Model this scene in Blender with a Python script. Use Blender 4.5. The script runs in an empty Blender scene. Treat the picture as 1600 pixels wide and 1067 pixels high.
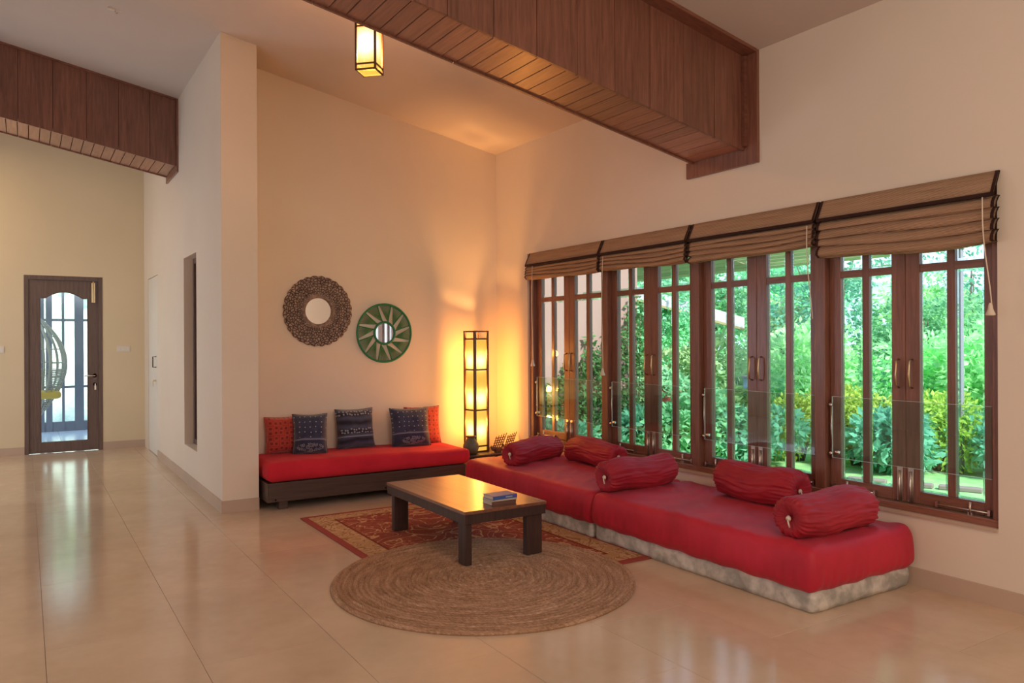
import bpy, bmesh, math, random
from mathutils import Vector, Matrix, noise
R = math.radians
rnd = random.Random(7)
SC = bpy.context.scene
COL = SC.collection

# ------------------------------------------------------------------ camera
cd = bpy.data.cameras.new('camera'); cam = bpy.data.objects.new('camera', cd); COL.objects.link(cam)
cd.sensor_width = 36; cd.lens = 1207.16 * 36 / 1600; cd.clip_start = .05; cd.clip_end = 400
yaw, pitch, roll = .562214, -.000657, -.0049457
f_ = Vector((math.sin(yaw), math.cos(yaw), 0)); r_ = Vector((math.cos(yaw), -math.sin(yaw), 0)); u_ = Vector((0, 0, 1))
f2 = f_ * math.cos(pitch) + u_ * math.sin(pitch); u2 = u_ * math.cos(pitch) - f_ * math.sin(pitch)
r3 = r_ * math.cos(roll) + u2 * math.sin(roll); u3 = u2 * math.cos(roll) - r_ * math.sin(roll)
m = Matrix((r3, u3, -f2)).transposed().to_4x4(); m.translation = Vector((0, 0, 1.30))
cam.matrix_world = m
SC.camera = cam

# ------------------------------------------------------------------ view, sky, sun, lights
SC.view_settings.view_transform = 'Standard'; SC.view_settings.look = 'None'
SC.view_settings.gamma = 1; SC.view_settings.use_curve_mapping = False
SC.view_settings.exposure = 0.17
SC.cycles.max_bounces = 8; SC.cycles.diffuse_bounces = 5; SC.cycles.transparent_max_bounces = 24
SC.cycles.caustics_reflective = False; SC.cycles.caustics_refractive = False
w = bpy.data.worlds.new('sky'); SC.world = w; w.use_nodes = True
nt = w.node_tree; bg = nt.nodes['Background']
tc = nt.nodes.new('ShaderNodeTexCoord'); sx = nt.nodes.new('ShaderNodeSeparateXYZ'); rp = nt.nodes.new('ShaderNodeValToRGB')
nt.links.new(tc.outputs['Generated'], sx.inputs[0]); nt.links.new(sx.outputs[2], rp.inputs[0]); nt.links.new(rp.outputs[0], bg.inputs[0])
rp.color_ramp.elements[0].position = 0; rp.color_ramp.elements[0].color = (.80, .87, 1, 1)
rp.color_ramp.elements[1].position = .6; rp.color_ramp.elements[1].color = (.50, .68, 1, 1)
bg.inputs[1].default_value = 1.6

def light(name, kind, loc, energy, color, rot=(0, 0, 0), size=None, size_y=None, radius=None, parent=None, angle=None, spread=None):
    l = bpy.data.lights.new(name, kind); o = bpy.data.objects.new(name, l); COL.objects.link(o)
    l.energy = energy; l.color = color; o.location = loc; o.rotation_euler = rot
    if kind == 'AREA':
        l.shape = 'RECTANGLE'; l.size = size; l.size_y = size_y or size
        if spread: l.spread = spread
    if radius is not None: l.shadow_soft_size = radius
    if angle is not None: l.angle = angle
    if parent: o.parent = parent
    return o
light('sun', 'SUN', (0, 0, 10), 7.0, (1, .95, .84), rot=(R(48), R(-10), 0), angle=R(8))
# unseen fill lights added to brighten the room
light('rear_warm_fill', 'AREA', (1.6, -1.2, 3.2), 60, (1, .78, .62), rot=(R(28), 0, 0), size=2.6, size_y=1.6)  # warm fill added overhead, with no fitting behind it
light('rear_fill', 'AREA', (0.2, -2.8, 1.7), 46, (1, .89, .84), rot=(R(90), 0, 0), size=3.6, size_y=2.0)  # broad fill added in front of the solid rear wall
light('left_cool_fill', 'AREA', (-2.35, 3.4, 1.5), 24, (.86, .86, 1), rot=(0, R(-90), 0), size=2.0, size_y=4.2)  # cool fill added in front of the solid left wall
light('hall_cool_fill', 'AREA', (-2.35, 8.6, 1.3), 36, (.60, .78, 1), rot=(0, R(-90), 0), size=1.6, size_y=2.2)  # unseen light added for assumed hall daylight; the wall here has no window
light('hall_warm_fill', 'AREA', (-1.2, 9.5, 3.6), 22, (1, .66, .34), rot=(0, 0, 0), size=.8, size_y=.8)  # unseen warm fill added for the hall, no lamp body

# ------------------------------------------------------------------ material helpers
def mat(name, col, rough=.6, spec=.5, metal=0., sheen=0., coat=0., coat_rough=.1):
    m = bpy.data.materials.new(name); m.use_nodes = True
    b = m.node_tree.nodes['Principled BSDF']
    b.inputs['Base Color'].default_value = (*col, 1); b.inputs['Roughness'].default_value = rough
    b.inputs['Specular IOR Level'].default_value = spec; b.inputs['Metallic'].default_value = metal
    b.inputs['Sheen Weight'].default_value = sheen; b.inputs['Coat Weight'].default_value = coat; b.inputs['Coat Roughness'].default_value = coat_rough
    return m
class N:
    """small node-graph helper"""
    def __init__(s, m): s.m = m; s.t = m.node_tree; s.b = s.t.nodes.get('Principled BSDF')
    def n(s, kind, **kw):
        o = s.t.nodes.new(kind)
        for k, v in kw.items():
            if k.startswith('i_'):
                key = k[2:]; key = int(key) if key.isdigit() else key
                o.inputs[key].default_value = v
            else: setattr(o, k, v)
        return o
    def l(s, a, b): s.t.links.new(a, b)
    def coord(s, kind='Object', scale=(1, 1, 1), rot=(0, 0, 0)):
        c = s.n('ShaderNodeTexCoord'); mp = s.n('ShaderNodeMapping'); s.l(c.outputs[kind], mp.inputs[0])
        mp.inputs['Scale'].default_value = scale; mp.inputs['Rotation'].default_value = rot
        return mp.outputs[0]
    def ramp(s, src, stops, interp='LINEAR'):
        r = s.n('ShaderNodeValToRGB'); s.l(src, r.inputs[0]); cr = r.color_ramp; cr.interpolation = interp
        while len(cr.elements) < len(stops): cr.elements.new(.5)
        for e, (p, c) in zip(cr.elements, stops):
            e.position = p; e.color = (*c, 1) if len(c) == 3 else c
        return r.outputs[0]
    def noise(s, vec, scale=5, detail=4, rough=.5, dist=0):
        o = s.n('ShaderNodeTexNoise'); s.l(vec, o.inputs['Vector'])
        o.inputs['Scale'].default_value = scale; o.inputs['Detail'].default_value = detail
        o.inputs['Roughness'].default_value = rough; o.inputs['Distortion'].default_value = dist
        return o.outputs[0]
    def bump(s, h, strength=.3, dist=.01):
        o = s.n('ShaderNodeBump'); o.inputs['Strength'].default_value = strength; o.inputs['Distance'].default_value = dist
        s.l(h, o.inputs['Height']); s.l(o.outputs[0], s.b.inputs['Normal']); return o
    def math(s, op, a, b=None, c=None):
        o = s.n('ShaderNodeMath', operation=op)
        for i, v in enumerate((a, b, c)):
            if v is None: continue
            if isinstance(v, (int, float)): o.inputs[i].default_value = v
            else: s.l(v, o.inputs[i])
        return o.outputs[0]
    def mix(s, f, a, b):
        o = s.n('ShaderNodeMix', data_type='RGBA')
        for i, v in ((0, f), (6, a), (7, b)):
            if isinstance(v, (int, float)): o.inputs[i].default_value = v
            elif isinstance(v, tuple): o.inputs[i].default_value = (*v, 1)
            else: s.l(v, o.inputs[i])
        return o.outputs[2]
    def col(s, src): s.l(src, s.b.inputs['Base Color'])

def wood(name, dark, light_, axis='Z', rough=.4, coat=0., freq=9, bump=.15, coat_rough=.15):
    m = mat(name, light_, rough, coat=coat, coat_rough=coat_rough); g = N(m)
    st = {'X': (.35, 6, 6), 'Y': (6, .35, 6), 'Z': (6, 6, .35)}[axis]
    v = g.coord('Object', st)
    a = g.noise(v, freq, 5, .6, .6); b = g.noise(v, freq * 5, 3, .6)
    f = g.math('ADD', g.math('MULTIPLY', a, .75), g.math('MULTIPLY', b, .25))
    c = g.ramp(f, [(.32, dark), (.68, light_)])
    # each object varies a little in tone
    oi = g.n('ShaderNodeObjectInfo'); hs = g.n('ShaderNodeHueSaturation'); g.l(c, hs.inputs['Color'])
    g.l(g.math('ADD', g.math('MULTIPLY', oi.outputs['Random'], .3), .85), hs.inputs['Value'])
    g.col(hs.outputs[0]); g.bump(b, bump, .003)
    return m
M = {}
def paint(name, col, var=.04, rough=.75, bs=.04):
    m = mat(name, col, rough, spec=.25); g = N(m); v = g.coord()
    n = g.noise(v, 1.3, 3); k = tuple(c * (1 - var) for c in col)
    g.col(g.ramp(n, [(.35, k), (.65, col)])); g.bump(g.noise(v, 180, 2), bs, .002); return m
M['wall'] = paint('wall_paint', (.80, .72, .605))
M['hallwall'] = paint('hall_wall_paint', (.76, .655, .455))
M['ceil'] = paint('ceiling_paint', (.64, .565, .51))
M['white'] = paint('white_door_paint', (.80, .77, .70), rough=.5)
M['outwall'] = paint('exterior_pink_render', (.34, .225, .205))
# floor tile: honed cream stone
m = mat('floor_tile_stone', (.62, .47, .33), .17, spec=.5); g = N(m); v = g.coord('Object')
oi = g.n('ShaderNodeObjectInfo')
add = g.n('ShaderNodeVectorMath', operation='ADD'); g.l(v, add.inputs[0]); g.l(oi.outputs['Location'], add.inputs[1])
n1 = g.noise(add.outputs[0], 1.6, 4, .55, .4); n2 = g.noise(add.outputs[0], 14, 3, .5)
f = g.math('ADD', g.math('MULTIPLY', n1, .8), g.math('MULTIPLY', n2, .2))
c = g.ramp(f, [(.3, (.56, .42, .285)), (.7, (.68, .535, .385))])
hs = g.n('ShaderNodeHueSaturation'); g.l(c, hs.inputs['Color']); g.l(g.math('ADD', g.math('MULTIPLY', oi.outputs['Random'], .07), .965), hs.inputs['Value']); g.col(hs.outputs[0])
g.l(g.math('ADD', g.math('MULTIPLY', n2, .08), .11), g.b.inputs['Roughness']); g.bump(n1, .05, .004)
M['tile'] = m
M['grout'] = mat('grout', (.36, .25, .17), .9)
M['skirt'] = paint('skirting_stone', (.58, .45, .35), .1, .4)
M['beam'] = wood('beam_wood', (.13, .050, .030), (.29, .120, .078), 'Z', .42, coat=.35, coat_rough=.3)
M['beamx'] = wood('beam_soffit_wood', (.24, .10, .065), (.42, .19, .125), 'Y', .40, coat=.5, coat_rough=.25)
M['trimwood'] = wood('beam_trim_wood', (.14, .053, .032), (.26, .105, .066), 'X', .4, coat=.3)
M['gap'] = mat('dark_joint', (.012, .006, .004), .9)
M['frame'] = wood('window_frame_wood', (.14, .055, .034), (.30, .125, .080), 'Z', .38, coat=.25)
M['framey'] = wood('window_rail_wood', (.14, .055, .034), (.30, .125, .080), 'Y', .38, coat=.25)
M['doorwood'] = wood('hall_door_wood', (.080, .050, .042), (.150, .098, .082), 'Z', .4)
M['tablewood'] = wood('table_dark_wood', (.022, .010, .008), (.060, .028, .020), 'Z', .5, coat=.1)
M['tabletop'] = wood('table_top_wood', (.11, .038, .018), (.26, .10, .045), 'Y', .34, coat=.9, coat_rough=.24, freq=4)
M['benchwood'] = wood('bench_dark_wood', (.045, .026, .020), (.095, .060, .048), 'X', .40, coat=.2)
M['lampwood'] = wood('lamp_frame_wood', (.08, .035, .018), (.17, .08, .04), 'Z', .45)
M['steel'] = mat('brushed_steel', (.62, .58, .52), .3, metal=1)
M['brass'] = mat('aged_brass', (.62, .50, .30), .35, metal=1)
M['iron'] = mat('dark_iron', (.05, .04, .035), .45, metal=.8)
M['mirror'] = mat('mirror_silver', (.86, .86, .84), .03, metal=1)
M['plastic'] = mat('cream_plastic', (.76, .72, .64), .4)
M['cord'] = mat('cream_cord', (.72, .64, .52), .8)

def glass(name, tint, gloss=.10, rough=0.02, ior=1.45):
    m = bpy.data.materials.new(name); m.use_nodes = True; t = m.node_tree; t.nodes.clear()
    o = t.nodes.new('ShaderNodeOutputMaterial'); tr = t.nodes.new('ShaderNodeBsdfTransparent'); gl = t.nodes.new('ShaderNodeBsdfGlossy')
    fr = t.nodes.new('ShaderNodeFresnel'); fr.inputs[0].default_value = ior; mx = t.nodes.new('ShaderNodeMixShader')
    ad = t.nodes.new('ShaderNodeMath'); ad.operation = 'ADD'; ad.inputs[1].default_value = gloss; ad.use_clamp = True
    tr.inputs[0].default_value = (*tint, 1); gl.inputs['Roughness'].default_value = rough
    ge = t.nodes.new('ShaderNodeNewGeometry'); iv = t.nodes.new('ShaderNodeMath'); iv.operation = 'SUBTRACT'; iv.inputs[0].default_value = 1
    mu = t.nodes.new('ShaderNodeMath'); mu.operation = 'MULTIPLY'       # a sheet reflects once, on the side one looks at
    t.links.new(ge.outputs['Backfacing'], iv.inputs[1]); t.links.new(fr.outputs[0], ad.inputs[0]); t.links.new(ad.outputs[0], mu.inputs[0]); t.links.new(iv.outputs[0], mu.inputs[1]); t.links.new(mu.outputs[0], mx.inputs[0]); t.links.new(tr.outputs[0], mx.inputs[1]); t.links.new(gl.outputs[0], mx.inputs[2]); t.links.new(mx.outputs[0], o.inputs[0])
    return m
M['pane'] = glass('window_pane_glass', (.93, .98, .98), .0, ior=1.25)
M['bevel'] = glass('bevelled_glass_edge', (.72, .98, .98), .16, .20, 1.35)
m = M['bevel']; g = N(m); tt = m.node_tree; out = [n for n in tt.nodes if n.type == 'OUTPUT_MATERIAL'][0]; src = out.inputs[0].links[0].from_socket
rf = g.n('ShaderNodeBsdfRefraction'); rf.inputs['Color'].default_value = (.92, 1, 1, 1); rf.inputs['IOR'].default_value = 1.22; rf.inputs['Roughness'].default_value = .04
mx = g.n('ShaderNodeMixShader'); mx.inputs[0].default_value = .5; g.l(src, mx.inputs[1]); g.l(rf.outputs[0], mx.inputs[2]); g.l(mx.outputs[0], out.inputs[0])
M['guard'] = glass('guard_panel_glass', (.88, .95, .94), .075, ior=1.42)
M['guardedge'] = mat('polished_glass_edge', (.55, .75, .70), .15, spec=.8)

def fabric(name, c1, c2, rough=.85, scale=220, sheen=.05, spec=.2):
    m = mat(name, c1, rough, spec=spec, sheen=sheen); g = N(m); v = g.coord()
    a = g.noise(v, 3.5, 3, .5); b = g.noise(v, scale, 2, .5)
    g.col(g.ramp(a, [(.35, c2), (.65, c1)])); g.bump(b, .25, .002)
    return m
M['crimson'] = fabric('crimson_cotton', (.56, .018, .045), (.44, .012, .034), rough=.58, spec=.4)
M['bolster'] = fabric('dark_red_cotton', (.44, .018, .034), (.32, .010, .024), rough=.6, spec=.4)
M['scarlet'] = fabric('scarlet_cotton', (.62, .024, .045), (.52, .018, .034))
m = mat('quilted_ticking', (.55, .53, .47), .8); g = N(m); v = g.coord('Object', (1, 1, 1))
a = g.noise(v, 9, 3, .6); g.col(g.ramp(a, [(.38, (.36, .35, .31)), (.62, (.66, .63, .56))])); g.bump(a, .8, .02)
M['ticking'] = m

# ------------------------------------------------------------------ mesh helpers
class MB:
    def __init__(s): s.b = bmesh.new(); s.smooth = False
    def box(s, x0, x1, y0, y1, z0, z1, mi=0, xf=None):
        vs = [s.b.verts.new(p) for p in ((x0, y0, z0), (x1, y0, z0), (x1, y1, z0), (x0, y1, z0), (x0, y0, z1), (x1, y0, z1), (x1, y1, z1), (x0, y1, z1))]
        if xf is not None:
            for q in vs: q.co = xf @ q.co
        for i in ((0, 3, 2, 1), (4, 5, 6, 7), (0, 1, 5, 4), (1, 2, 6, 5), (2, 3, 7, 6), (3, 0, 4, 7)):
            fc = s.b.faces.new([vs[k] for k in i]); fc.material_index = mi
        return s
    def prism(s, pts, axis, a, b, mi=0):
        """pts: 2-D outline, extruded along axis from a to b"""
        def P(p, t):
            return {'X': (t, p[0], p[1]), 'Y': (p[0], t, p[1]), 'Z': (p[0], p[1], t)}[axis]
        A = [s.b.verts.new(P(p, a)) for p in pts]; B = [s.b.verts.new(P(p, b)) for p in pts]
        n = len(pts)
        for i in range(n):
            fc = s.b.faces.new((A[i], A[(i + 1) % n], B[(i + 1) % n], B[i])); fc.material_index = mi
        s.b.faces.new(A[::-1]).material_index = mi; s.b.faces.new(B).material_index = mi
        return s
    def tube(s, pts, r, seg=8, closed=False, mi=0, smooth=True):
        pts = [Vector(p) for p in pts]; n = len(pts); rings = []
        up = Vector((0, 0, 1)); prev = None
        for i, p in enumerate(pts):
            if closed: t = (pts[(i + 1) % n] - pts[i - 1]).normalized()
            else: t = (pts[min(i + 1, n - 1)] - pts[max(i - 1, 0)]).normalized()
            if prev is None:
                a = t.cross(up);
                if a.length < .05: a = t.cross(Vector((1, 0, 0)))
                a.normalize()
            else:
                a = prev - t * prev.dot(t)
                if a.length < 1e-5: a = t.cross(up)
                a.normalize()
            prev = a; bb = t.cross(a)
            rr = r[i] if isinstance(r, (list, tuple)) else r
            rings.append([s.b.verts.new(p + (a * math.cos(2 * math.pi * k / seg) + bb * math.sin(2 * math.pi * k / seg)) * rr) for k in range(seg)])
        m_ = n if closed else n - 1
        for i in range(m_):
            A = rings[i]; B = rings[(i + 1) % n]
            for k in range(seg):
                fc = s.b.faces.new((A[k], A[(k + 1) % seg], B[(k + 1) % seg], B[k])); fc.smooth = smooth; fc.material_index = mi
        if not closed:
            s.b.faces.new(rings[0][::-1]).material_index = mi; s.b.faces.new(rings[-1]).material_index = mi
        return s
    def lathe(s, prof, seg=32, c=(0, 0, 0), axis='Z', mi=0, smooth=True, fn=None):
        """prof: (radius, height) list"""
        c = Vector(c); rings = []
        for (r, h) in prof:
            ring = []
            for k in range(seg):
                a = 2 * math.pi * k / seg
                rr, hh = (r, h) if fn is None else fn(r, h, a)
                x, y = rr * math.cos(a), rr * math.sin(a)
                p = {'Z': Vector((x, y, hh)), 'Y': Vector((x, -hh, y)), 'X': Vector((-hh, x, y))}[axis]
                ring.append(s.b.verts.new(c + p))
            rings.append(ring)
        for i in range(len(rings) - 1):
            A, B = rings[i], rings[i + 1]
            for k in range(seg):
                fc = s.b.faces.new((A[k], A[(k + 1) % seg], B[(k + 1) % seg], B[k])); fc.smooth = smooth; fc.material_index = mi
        if prof[0][0] > 1e-4: s.b.faces.new(rings[0][::-1]).material_index = mi
        if prof[-1][0] > 1e-4: s.b.faces.new(rings[-1]).material_index = mi
        return s
    def grid(s, nu, nv, fn, closed_u=False, closed_v=False, mi=0, smooth=True):
        V = [[s.b.verts.new(fn(i / (nu if closed_u else nu - 1), j / (nv if closed_v else nv - 1))) for j in range(nv)] for i in range(nu)]
        for i in range(nu if closed_u else nu - 1):
            for j in range(nv if closed_v else nv - 1):
                fc = s.b.faces.new((V[i][j], V[(i + 1) % nu][j], V[(i + 1) % nu][(j + 1) % nv], V[i][(j + 1) % nv])); fc.smooth = smooth; fc.material_index = mi
        return s
    def build(s, name, mats, parent=None, loc=None, bevel=0, weld=False, rot=None, kind=None):
        if weld: bmesh.ops.remove_doubles(s.b, verts=s.b.verts, dist=1e-5)
        bmesh.ops.recalc_face_normals(s.b, faces=s.b.faces)
        me = bpy.data.meshes.new(name); s.b.to_mesh(me); s.b.free()
        if not isinstance(mats, (list, tuple)): mats = [mats]
        for mm in mats: me.materials.append(mm)
        o = bpy.data.objects.new(name, me); COL.objects.link(o)
        if loc is not None: o.location = loc
        if rot is not None: o.rotation_euler = rot
        if parent: o.parent = parent
        if bevel:
            b = o.modifiers.new('edge', 'BEVEL'); b.width = bevel; b.segments = 2; b.limit_method = 'ANGLE'; b.angle_limit = R(40)
        if kind: o['kind'] = kind
        return o
def box(name, dims, m, parent=None, bevel=0, kind=None):
    return MB().box(*dims).build(name, m, parent, bevel=bevel, kind=kind)
def tag(o, label=None, cat=None, group=None, kind=None):
    if label: o['label'] = label
    if cat: o['category'] = cat
    if group: o['group'] = group
    if kind: o['kind'] = kind
    return o
def empty(name, loc=(0, 0, 0), rz=0, rot=None, parent=None):
    o = bpy.data.objects.new(name, None); COL.objects.link(o); o.location = loc
    o.rotation_euler = rot if rot else (0, 0, rz); o.empty_display_size = .1
    if parent: o.parent = parent
    return o
def thing(name, label, cat, loc=(0, 0, 0), rz=0, group=None, rot=None):
    return tag(empty(name, loc, rz, rot), label, cat, group)
def share(o, name=None, parent=None, loc=None, rot=None):
    c = o.copy(); COL.objects.link(c)
    if name: c.name = name
    c.parent = parent
    if loc is not None: c.location = loc
    if rot is not None: c.rotation_euler = rot
    return c
def copy_tree(o, parent=None):
    c = o.copy(); COL.objects.link(c); c.parent = parent
    for ch in list(o.children): copy_tree(ch, c)
    return c

XW = 3.98; XP = 1.265; XP2 = 1.535; YP = 6.147; YB = 6.60; YH = 10.65
SL = .187
def zc(x): return 3.155 + SL * (XW - x)      # ceiling height

# ------------------------------------------------------------------ structure: floor
XL, YR, YV = -2.5, -3.0, 13.6
fl = box('floor', (XL - .2, XW + .12, YR - .2, YH + .2, -.15, -.012), M['grout'], kind='structure')
tw, tl = .5355, 1.04
tile_me = {}
def tile_obj(x0, x1, y0, y1):
    key = (round(x1 - x0, 3), round(y1 - y0, 3))
    if key not in tile_me:
        b = MB(); g_ = .0006; w_, h_ = key; e = .0008
        pts = lambda i: [(g_ + i, g_ + i), (w_ - g_ - i, g_ + i), (w_ - g_ - i, h_ - g_ - i), (g_ + i, h_ - g_ - i)]
        lo = [b.b.verts.new((*p, -.012)) for p in pts(0)]; md = [b.b.verts.new((*p, -e * .6)) for p in pts(0)]; hi = [b.b.verts.new((*p, 0)) for p in pts(e)]
        for A, B in ((lo, md), (md, hi)):
            for i in range(4): b.b.faces.new((A[i], A[(i + 1) % 4], B[(i + 1) % 4], B[i]))
        b.b.faces.new(hi)
        o = b.build('tile', M['tile'], fl); tile_me[key] = o
    else:
        o = share(tile_me[key], 'tile', fl)
    o.location = (x0, y0, 0)
ci = 0
x = .065 - 5 * tw
while x < XW:
    y = (3.81 if ci % 2 else 3.81 - tl / 2) - 8 * tl
    x0, x1 = max(x, XL), min(x + tw, XW + .1)
    while y < YH + .05:
        y0, y1 = max(y, YR), min(y + tl, YH + .05)
        if y1 - y0 > .02 and x1 - x0 > .02: tile_obj(x0, x1, y0, y1)
        y += tl
    x += tw; ci += 1

# ------------------------------------------------------------------ structure: walls and ceiling
WY0, WY1, WZ0, WZ1 = 1.91, 6.04, .375, 2.112     # window opening
b = MB(); T = .14
for (y0, y1, z0, z1) in ((YR - .15, WY0, -.15, 3.35), (WY1, YH + .15, -.15, 3.35), (WY0, WY1, -.15, WZ0), (WY0, WY1, WZ1, 3.35)):
    b.box(XW, XW + T, y0, y1, z0, z1)
wr = b.build('wall_right', M['wall'], kind='structure')
b = MB(); b.prism([(XP2, -.1), (XW + .05, -.1), (XW + .05, zc(XW + .05) + .05), (XP2, zc(XP2) + .05)], 'Y', YB, YB + .15)
b.build('wall_back', M['wall'], kind='structure')
# partition with the slit opening
SY0, SY1, SZ0, SZ1 = 7.17, 7.80, .345, 2.09
b = MB()
zt = zc(XP2) + .02
b.box(XP, XP2, YP, SY0, -.05, zt); b.box(XP, XP2, SY1, 9.50, -.05, zt); b.box(XP, XP2, SY0, SY1, -.05, SZ0); b.box(XP, XP2, SY0, SY1, SZ1, zt)
b.box(XP, XP2, 9.50, 10.30, 2.07, zt); b.box(XP, XP2, 10.30, YH, -.05, zt); b.box(XP + .08, XP2, 9.50, 10.30, -.05, 2.07)
b.prism([(XP, zt - .001), (XP2, zt - .001), (XP, zc(XP) + .02)], 'Y', YP, YH)
b.build('wall_partition', M['wall'], kind='structure')
# far hall wall, with the door opening
DX0, DX1, DZ = -.012, .800, 2.10
b = MB()
for (x0, x1, z0, z1) in ((XL - .15, DX0, -.1, 2.10), (DX1, XP2, -.1, 2.10)):
    b.box(x0, x1, YH, YH + .15, z0, z1)
b.prism([(XL - .15, 2.10), (XP2, 2.10), (XP2, zc(XP2) + .05), (XL - .15, zc(XL - .15) + .05)], 'Y', YH, YH + .15)
b.build('wall_far', M['hallwall'], kind='structure')
box('wall_left', (XL - .15, XL, YR - .15, YH + .15, -.1, zc(XL) + .1), M['wall'], kind='structure')
b = MB(); b.prism([(XL - .15, -.1), (XW + .1, -.1), (XW + .1, zc(XW + .1) + .05), (XL - .15, zc(XL - .15) + .05)], 'Y', YR - .15, YR)
b.build('wall_rear', M['wall'], kind='structure')
b = MB(); b.prism([(XL - .4, zc(XL - .4)), (XW + .6, zc(XW + .6)), (XW + .6, zc(XW + .6) + .16), (XL - .4, zc(XL - .4) + .16)], 'Y', YR - .3, YH + .3)
b.build('ceiling', M['ceil'], kind='structure')
box('baseboard_right', (XW - .011, XW, YR, YB, 0, .092), M['skirt'], kind='structure')
b = MB(); b.box(XP - .011, XP, YP - .011, 9.50, 0, .092); b.box(XP, XP2, YP - .011, YP, 0, .092)
b.build('baseboard_partition', M['skirt'], kind='structure')
b = MB(); b.box(XL, DX0, YH - .011, YH, 0, .092); b.box(DX1, XP, YH - .011, YH, 0, .092)
b.build('baseboard_far', M['skirt'], kind='structure')
box('baseboard_back', (XP2, XW - .012, YB - .011, YB, 0, .092), M['skirt'], kind='structure')

# ------------------------------------------------------------------ ceiling beams, clad in planks
def beam(name, xa, xb, y0, y1, dz0, dz1, wz_under, side_w, under_w, off):
    """slopes with the ceiling; xb is the end that meets the wall; dz: height of underside above wz_under"""
    zb = lambda x: wz_under + SL * (xb - x)
    root = empty(name); root['kind'] = 'structure'
    t = .018
    # dark core seen in the joints
    b = MB(); b.prism([(xa, zb(xa) + t), (xb, zb(xb) + t), (xb, zc(xb) + .01), (xa, zc(xa) + .01)], 'Y', y0 + t, y1 - t); b.build('core', M['gap'], root)
    # underside planks running across
    x = xb; i = 0
    while x > xa and i < 95:
        x1 = x - .0032; x0 = x - under_w + .0032
        b = MB(); j = rnd.uniform(-.0008, .0008)
        b.prism([(x0, zb(x0) + j), (x1, zb(x1) + j), (x1, zb(x1) + t), (x0, zb(x0) + t)], 'Y', y0 + .004, y1 - .004)
        b.build('plank', M['beamx'], root); x -= under_w; i += 1
    # side planks
    for (ya, yb_) in ((y0, y0 + t), (y1 - t, y1)):
        x = xb + off
        while x > xa:
            x1 = min(x - .0018, xb); x0 = max(x - side_w + .0018, xa); j = rnd.uniform(0, .0015)
            if x1 - x0 > .02:
                b = MB(); b.prism([(x0, zb(x0) - .012), (x1, zb(x1) - .012), (x1, zc(x1)), (x0, zc(x0))], 'Y', ya - j, yb_ + j)
                b.build('plank', M['beam'], root)
            x -= side_w
    return root, zb
bm1, zb1 = beam('ceiling_beam', -2.45, 3.955, 3.44, 3.90, 0, 0, 2.540, .27, .0935, 0)
# trim: cornice board along the ceiling, and the board round the end on the wall
b = MB(); c0 = 3.955
b.prism([(-2.45, zc(-2.45) - .022), (c0, zc(c0) - .022), (c0, zc(c0)), (-2.45, zc(-2.45))], 'Y', 3.335, 3.439); b.build('cornice', M['trimwood'], bm1)
b = MB(); b.box(3.957, XW, 3.335, 3.435, 2.435, zc(3.957) - .004); b.box(3.957, XW, 3.435, 3.96, 2.435, 2.545); b.build('end_board', M['beam'], bm1)
box('corner_bead', (3.93, 3.957, 3.412, 3.437, 2.55, zc(3.94) - .03), M['trimwood'], bm1)
bm2, zb2 = beam('ceiling_beam', -2.45, 1.245, 8.08, 8.70, 0, 0, 3.025, .265, .0865, .035)
b = MB(); b.prism([(-2.45, zc(-2.45) - .016), (1.243, zc(1.243) - .016), (1.243, zc(1.243)), (-2.45, zc(-2.45))], 'Y', 8.055, 8.079); b.build('cornice', M['trimwood'], bm2)
b = MB(); b.box(1.247, XP, 8.055, 8.08, 2.955, zc(XP) - .004); b.box(1.247, XP, 8.08, 8.73, 2.955, 3.03); b.build('end_board', M['beam'], bm2)

# ------------------------------------------------------------------ window_1: four pairs of casements
win = empty('window_1'); win['kind'] = 'structure'
FX0, FX1 = 4.0, 4.085           # frame depth
SX0, SX1 = 4.045, 4.085         # sashes
FB, FT = .405, 2.09             # clear opening between sill rail and head
muls = [2.915, 3.925, 4.935]
b = MB(); b.box(FX0, FX1, WY0, WY0 + .035, WZ0, WZ1); b.box(FX0, FX1, WY1 - .06, WY1, WZ0, WZ1)
b.build('frame_post', M['frame'], win, bevel=.003)
b = MB(); b.box(FX0 - .008, FX1 + .004, WY0, WY1, WZ0 + .004, FB + .01); b.box(FX0, FX1, WY0, WY1, FT, WZ1); b.build('frame_rail', M['framey'], win, bevel=.003)
box('window_sill', (XW - .012, FX1, WY0, WY1, WZ0 - .012, WZ0 + .004), M['skirt'], win)
for y in muls: box('mullion', (FX0, FX1, y - .036, y + .036, FB, FT), M['frame'], win, bevel=.004)
edges = [WY0 + .035] + [e for y in muls for e in (y - .036, y + .036)] + [WY1 - .06]
units = [(edges[2 * i], edges[2 * i + 1]) for i in range(4)]
def pane(y0, y1, z0, z1, parent):
    """bevelled glass pane"""
    b = MB(); e = .0145; xa, xm, xb = 4.058, 4.061, 4.066
    o = [(y0, z0), (y1, z0), (y1, z1), (y0, z1)]; i_ = [(y0 + e, z0 + e), (y1 - e, z0 + e), (y1 - e, z1 - e), (y0 + e, z1 - e)]
    A = [b.b.verts.new((xm, *p)) for p in o]; B = [b.b.verts.new((xa, *p)) for p in i_]
    b.b.faces.new(B)
    for k in range(4): b.b.faces.new((A[k], A[(k + 1) % 4], B[(k + 1) % 4], B[k])).material_index = 1
    C_ = [b.b.verts.new((xb, *p)) for p in o]
    for k in range(4): b.b.faces.new((C_[k], C_[(k + 1) % 4], A[(k + 1) % 4], A[k])).material_index = 1
    return b.build('pane', [M['pane'], M['bevel']], parent)
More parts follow.
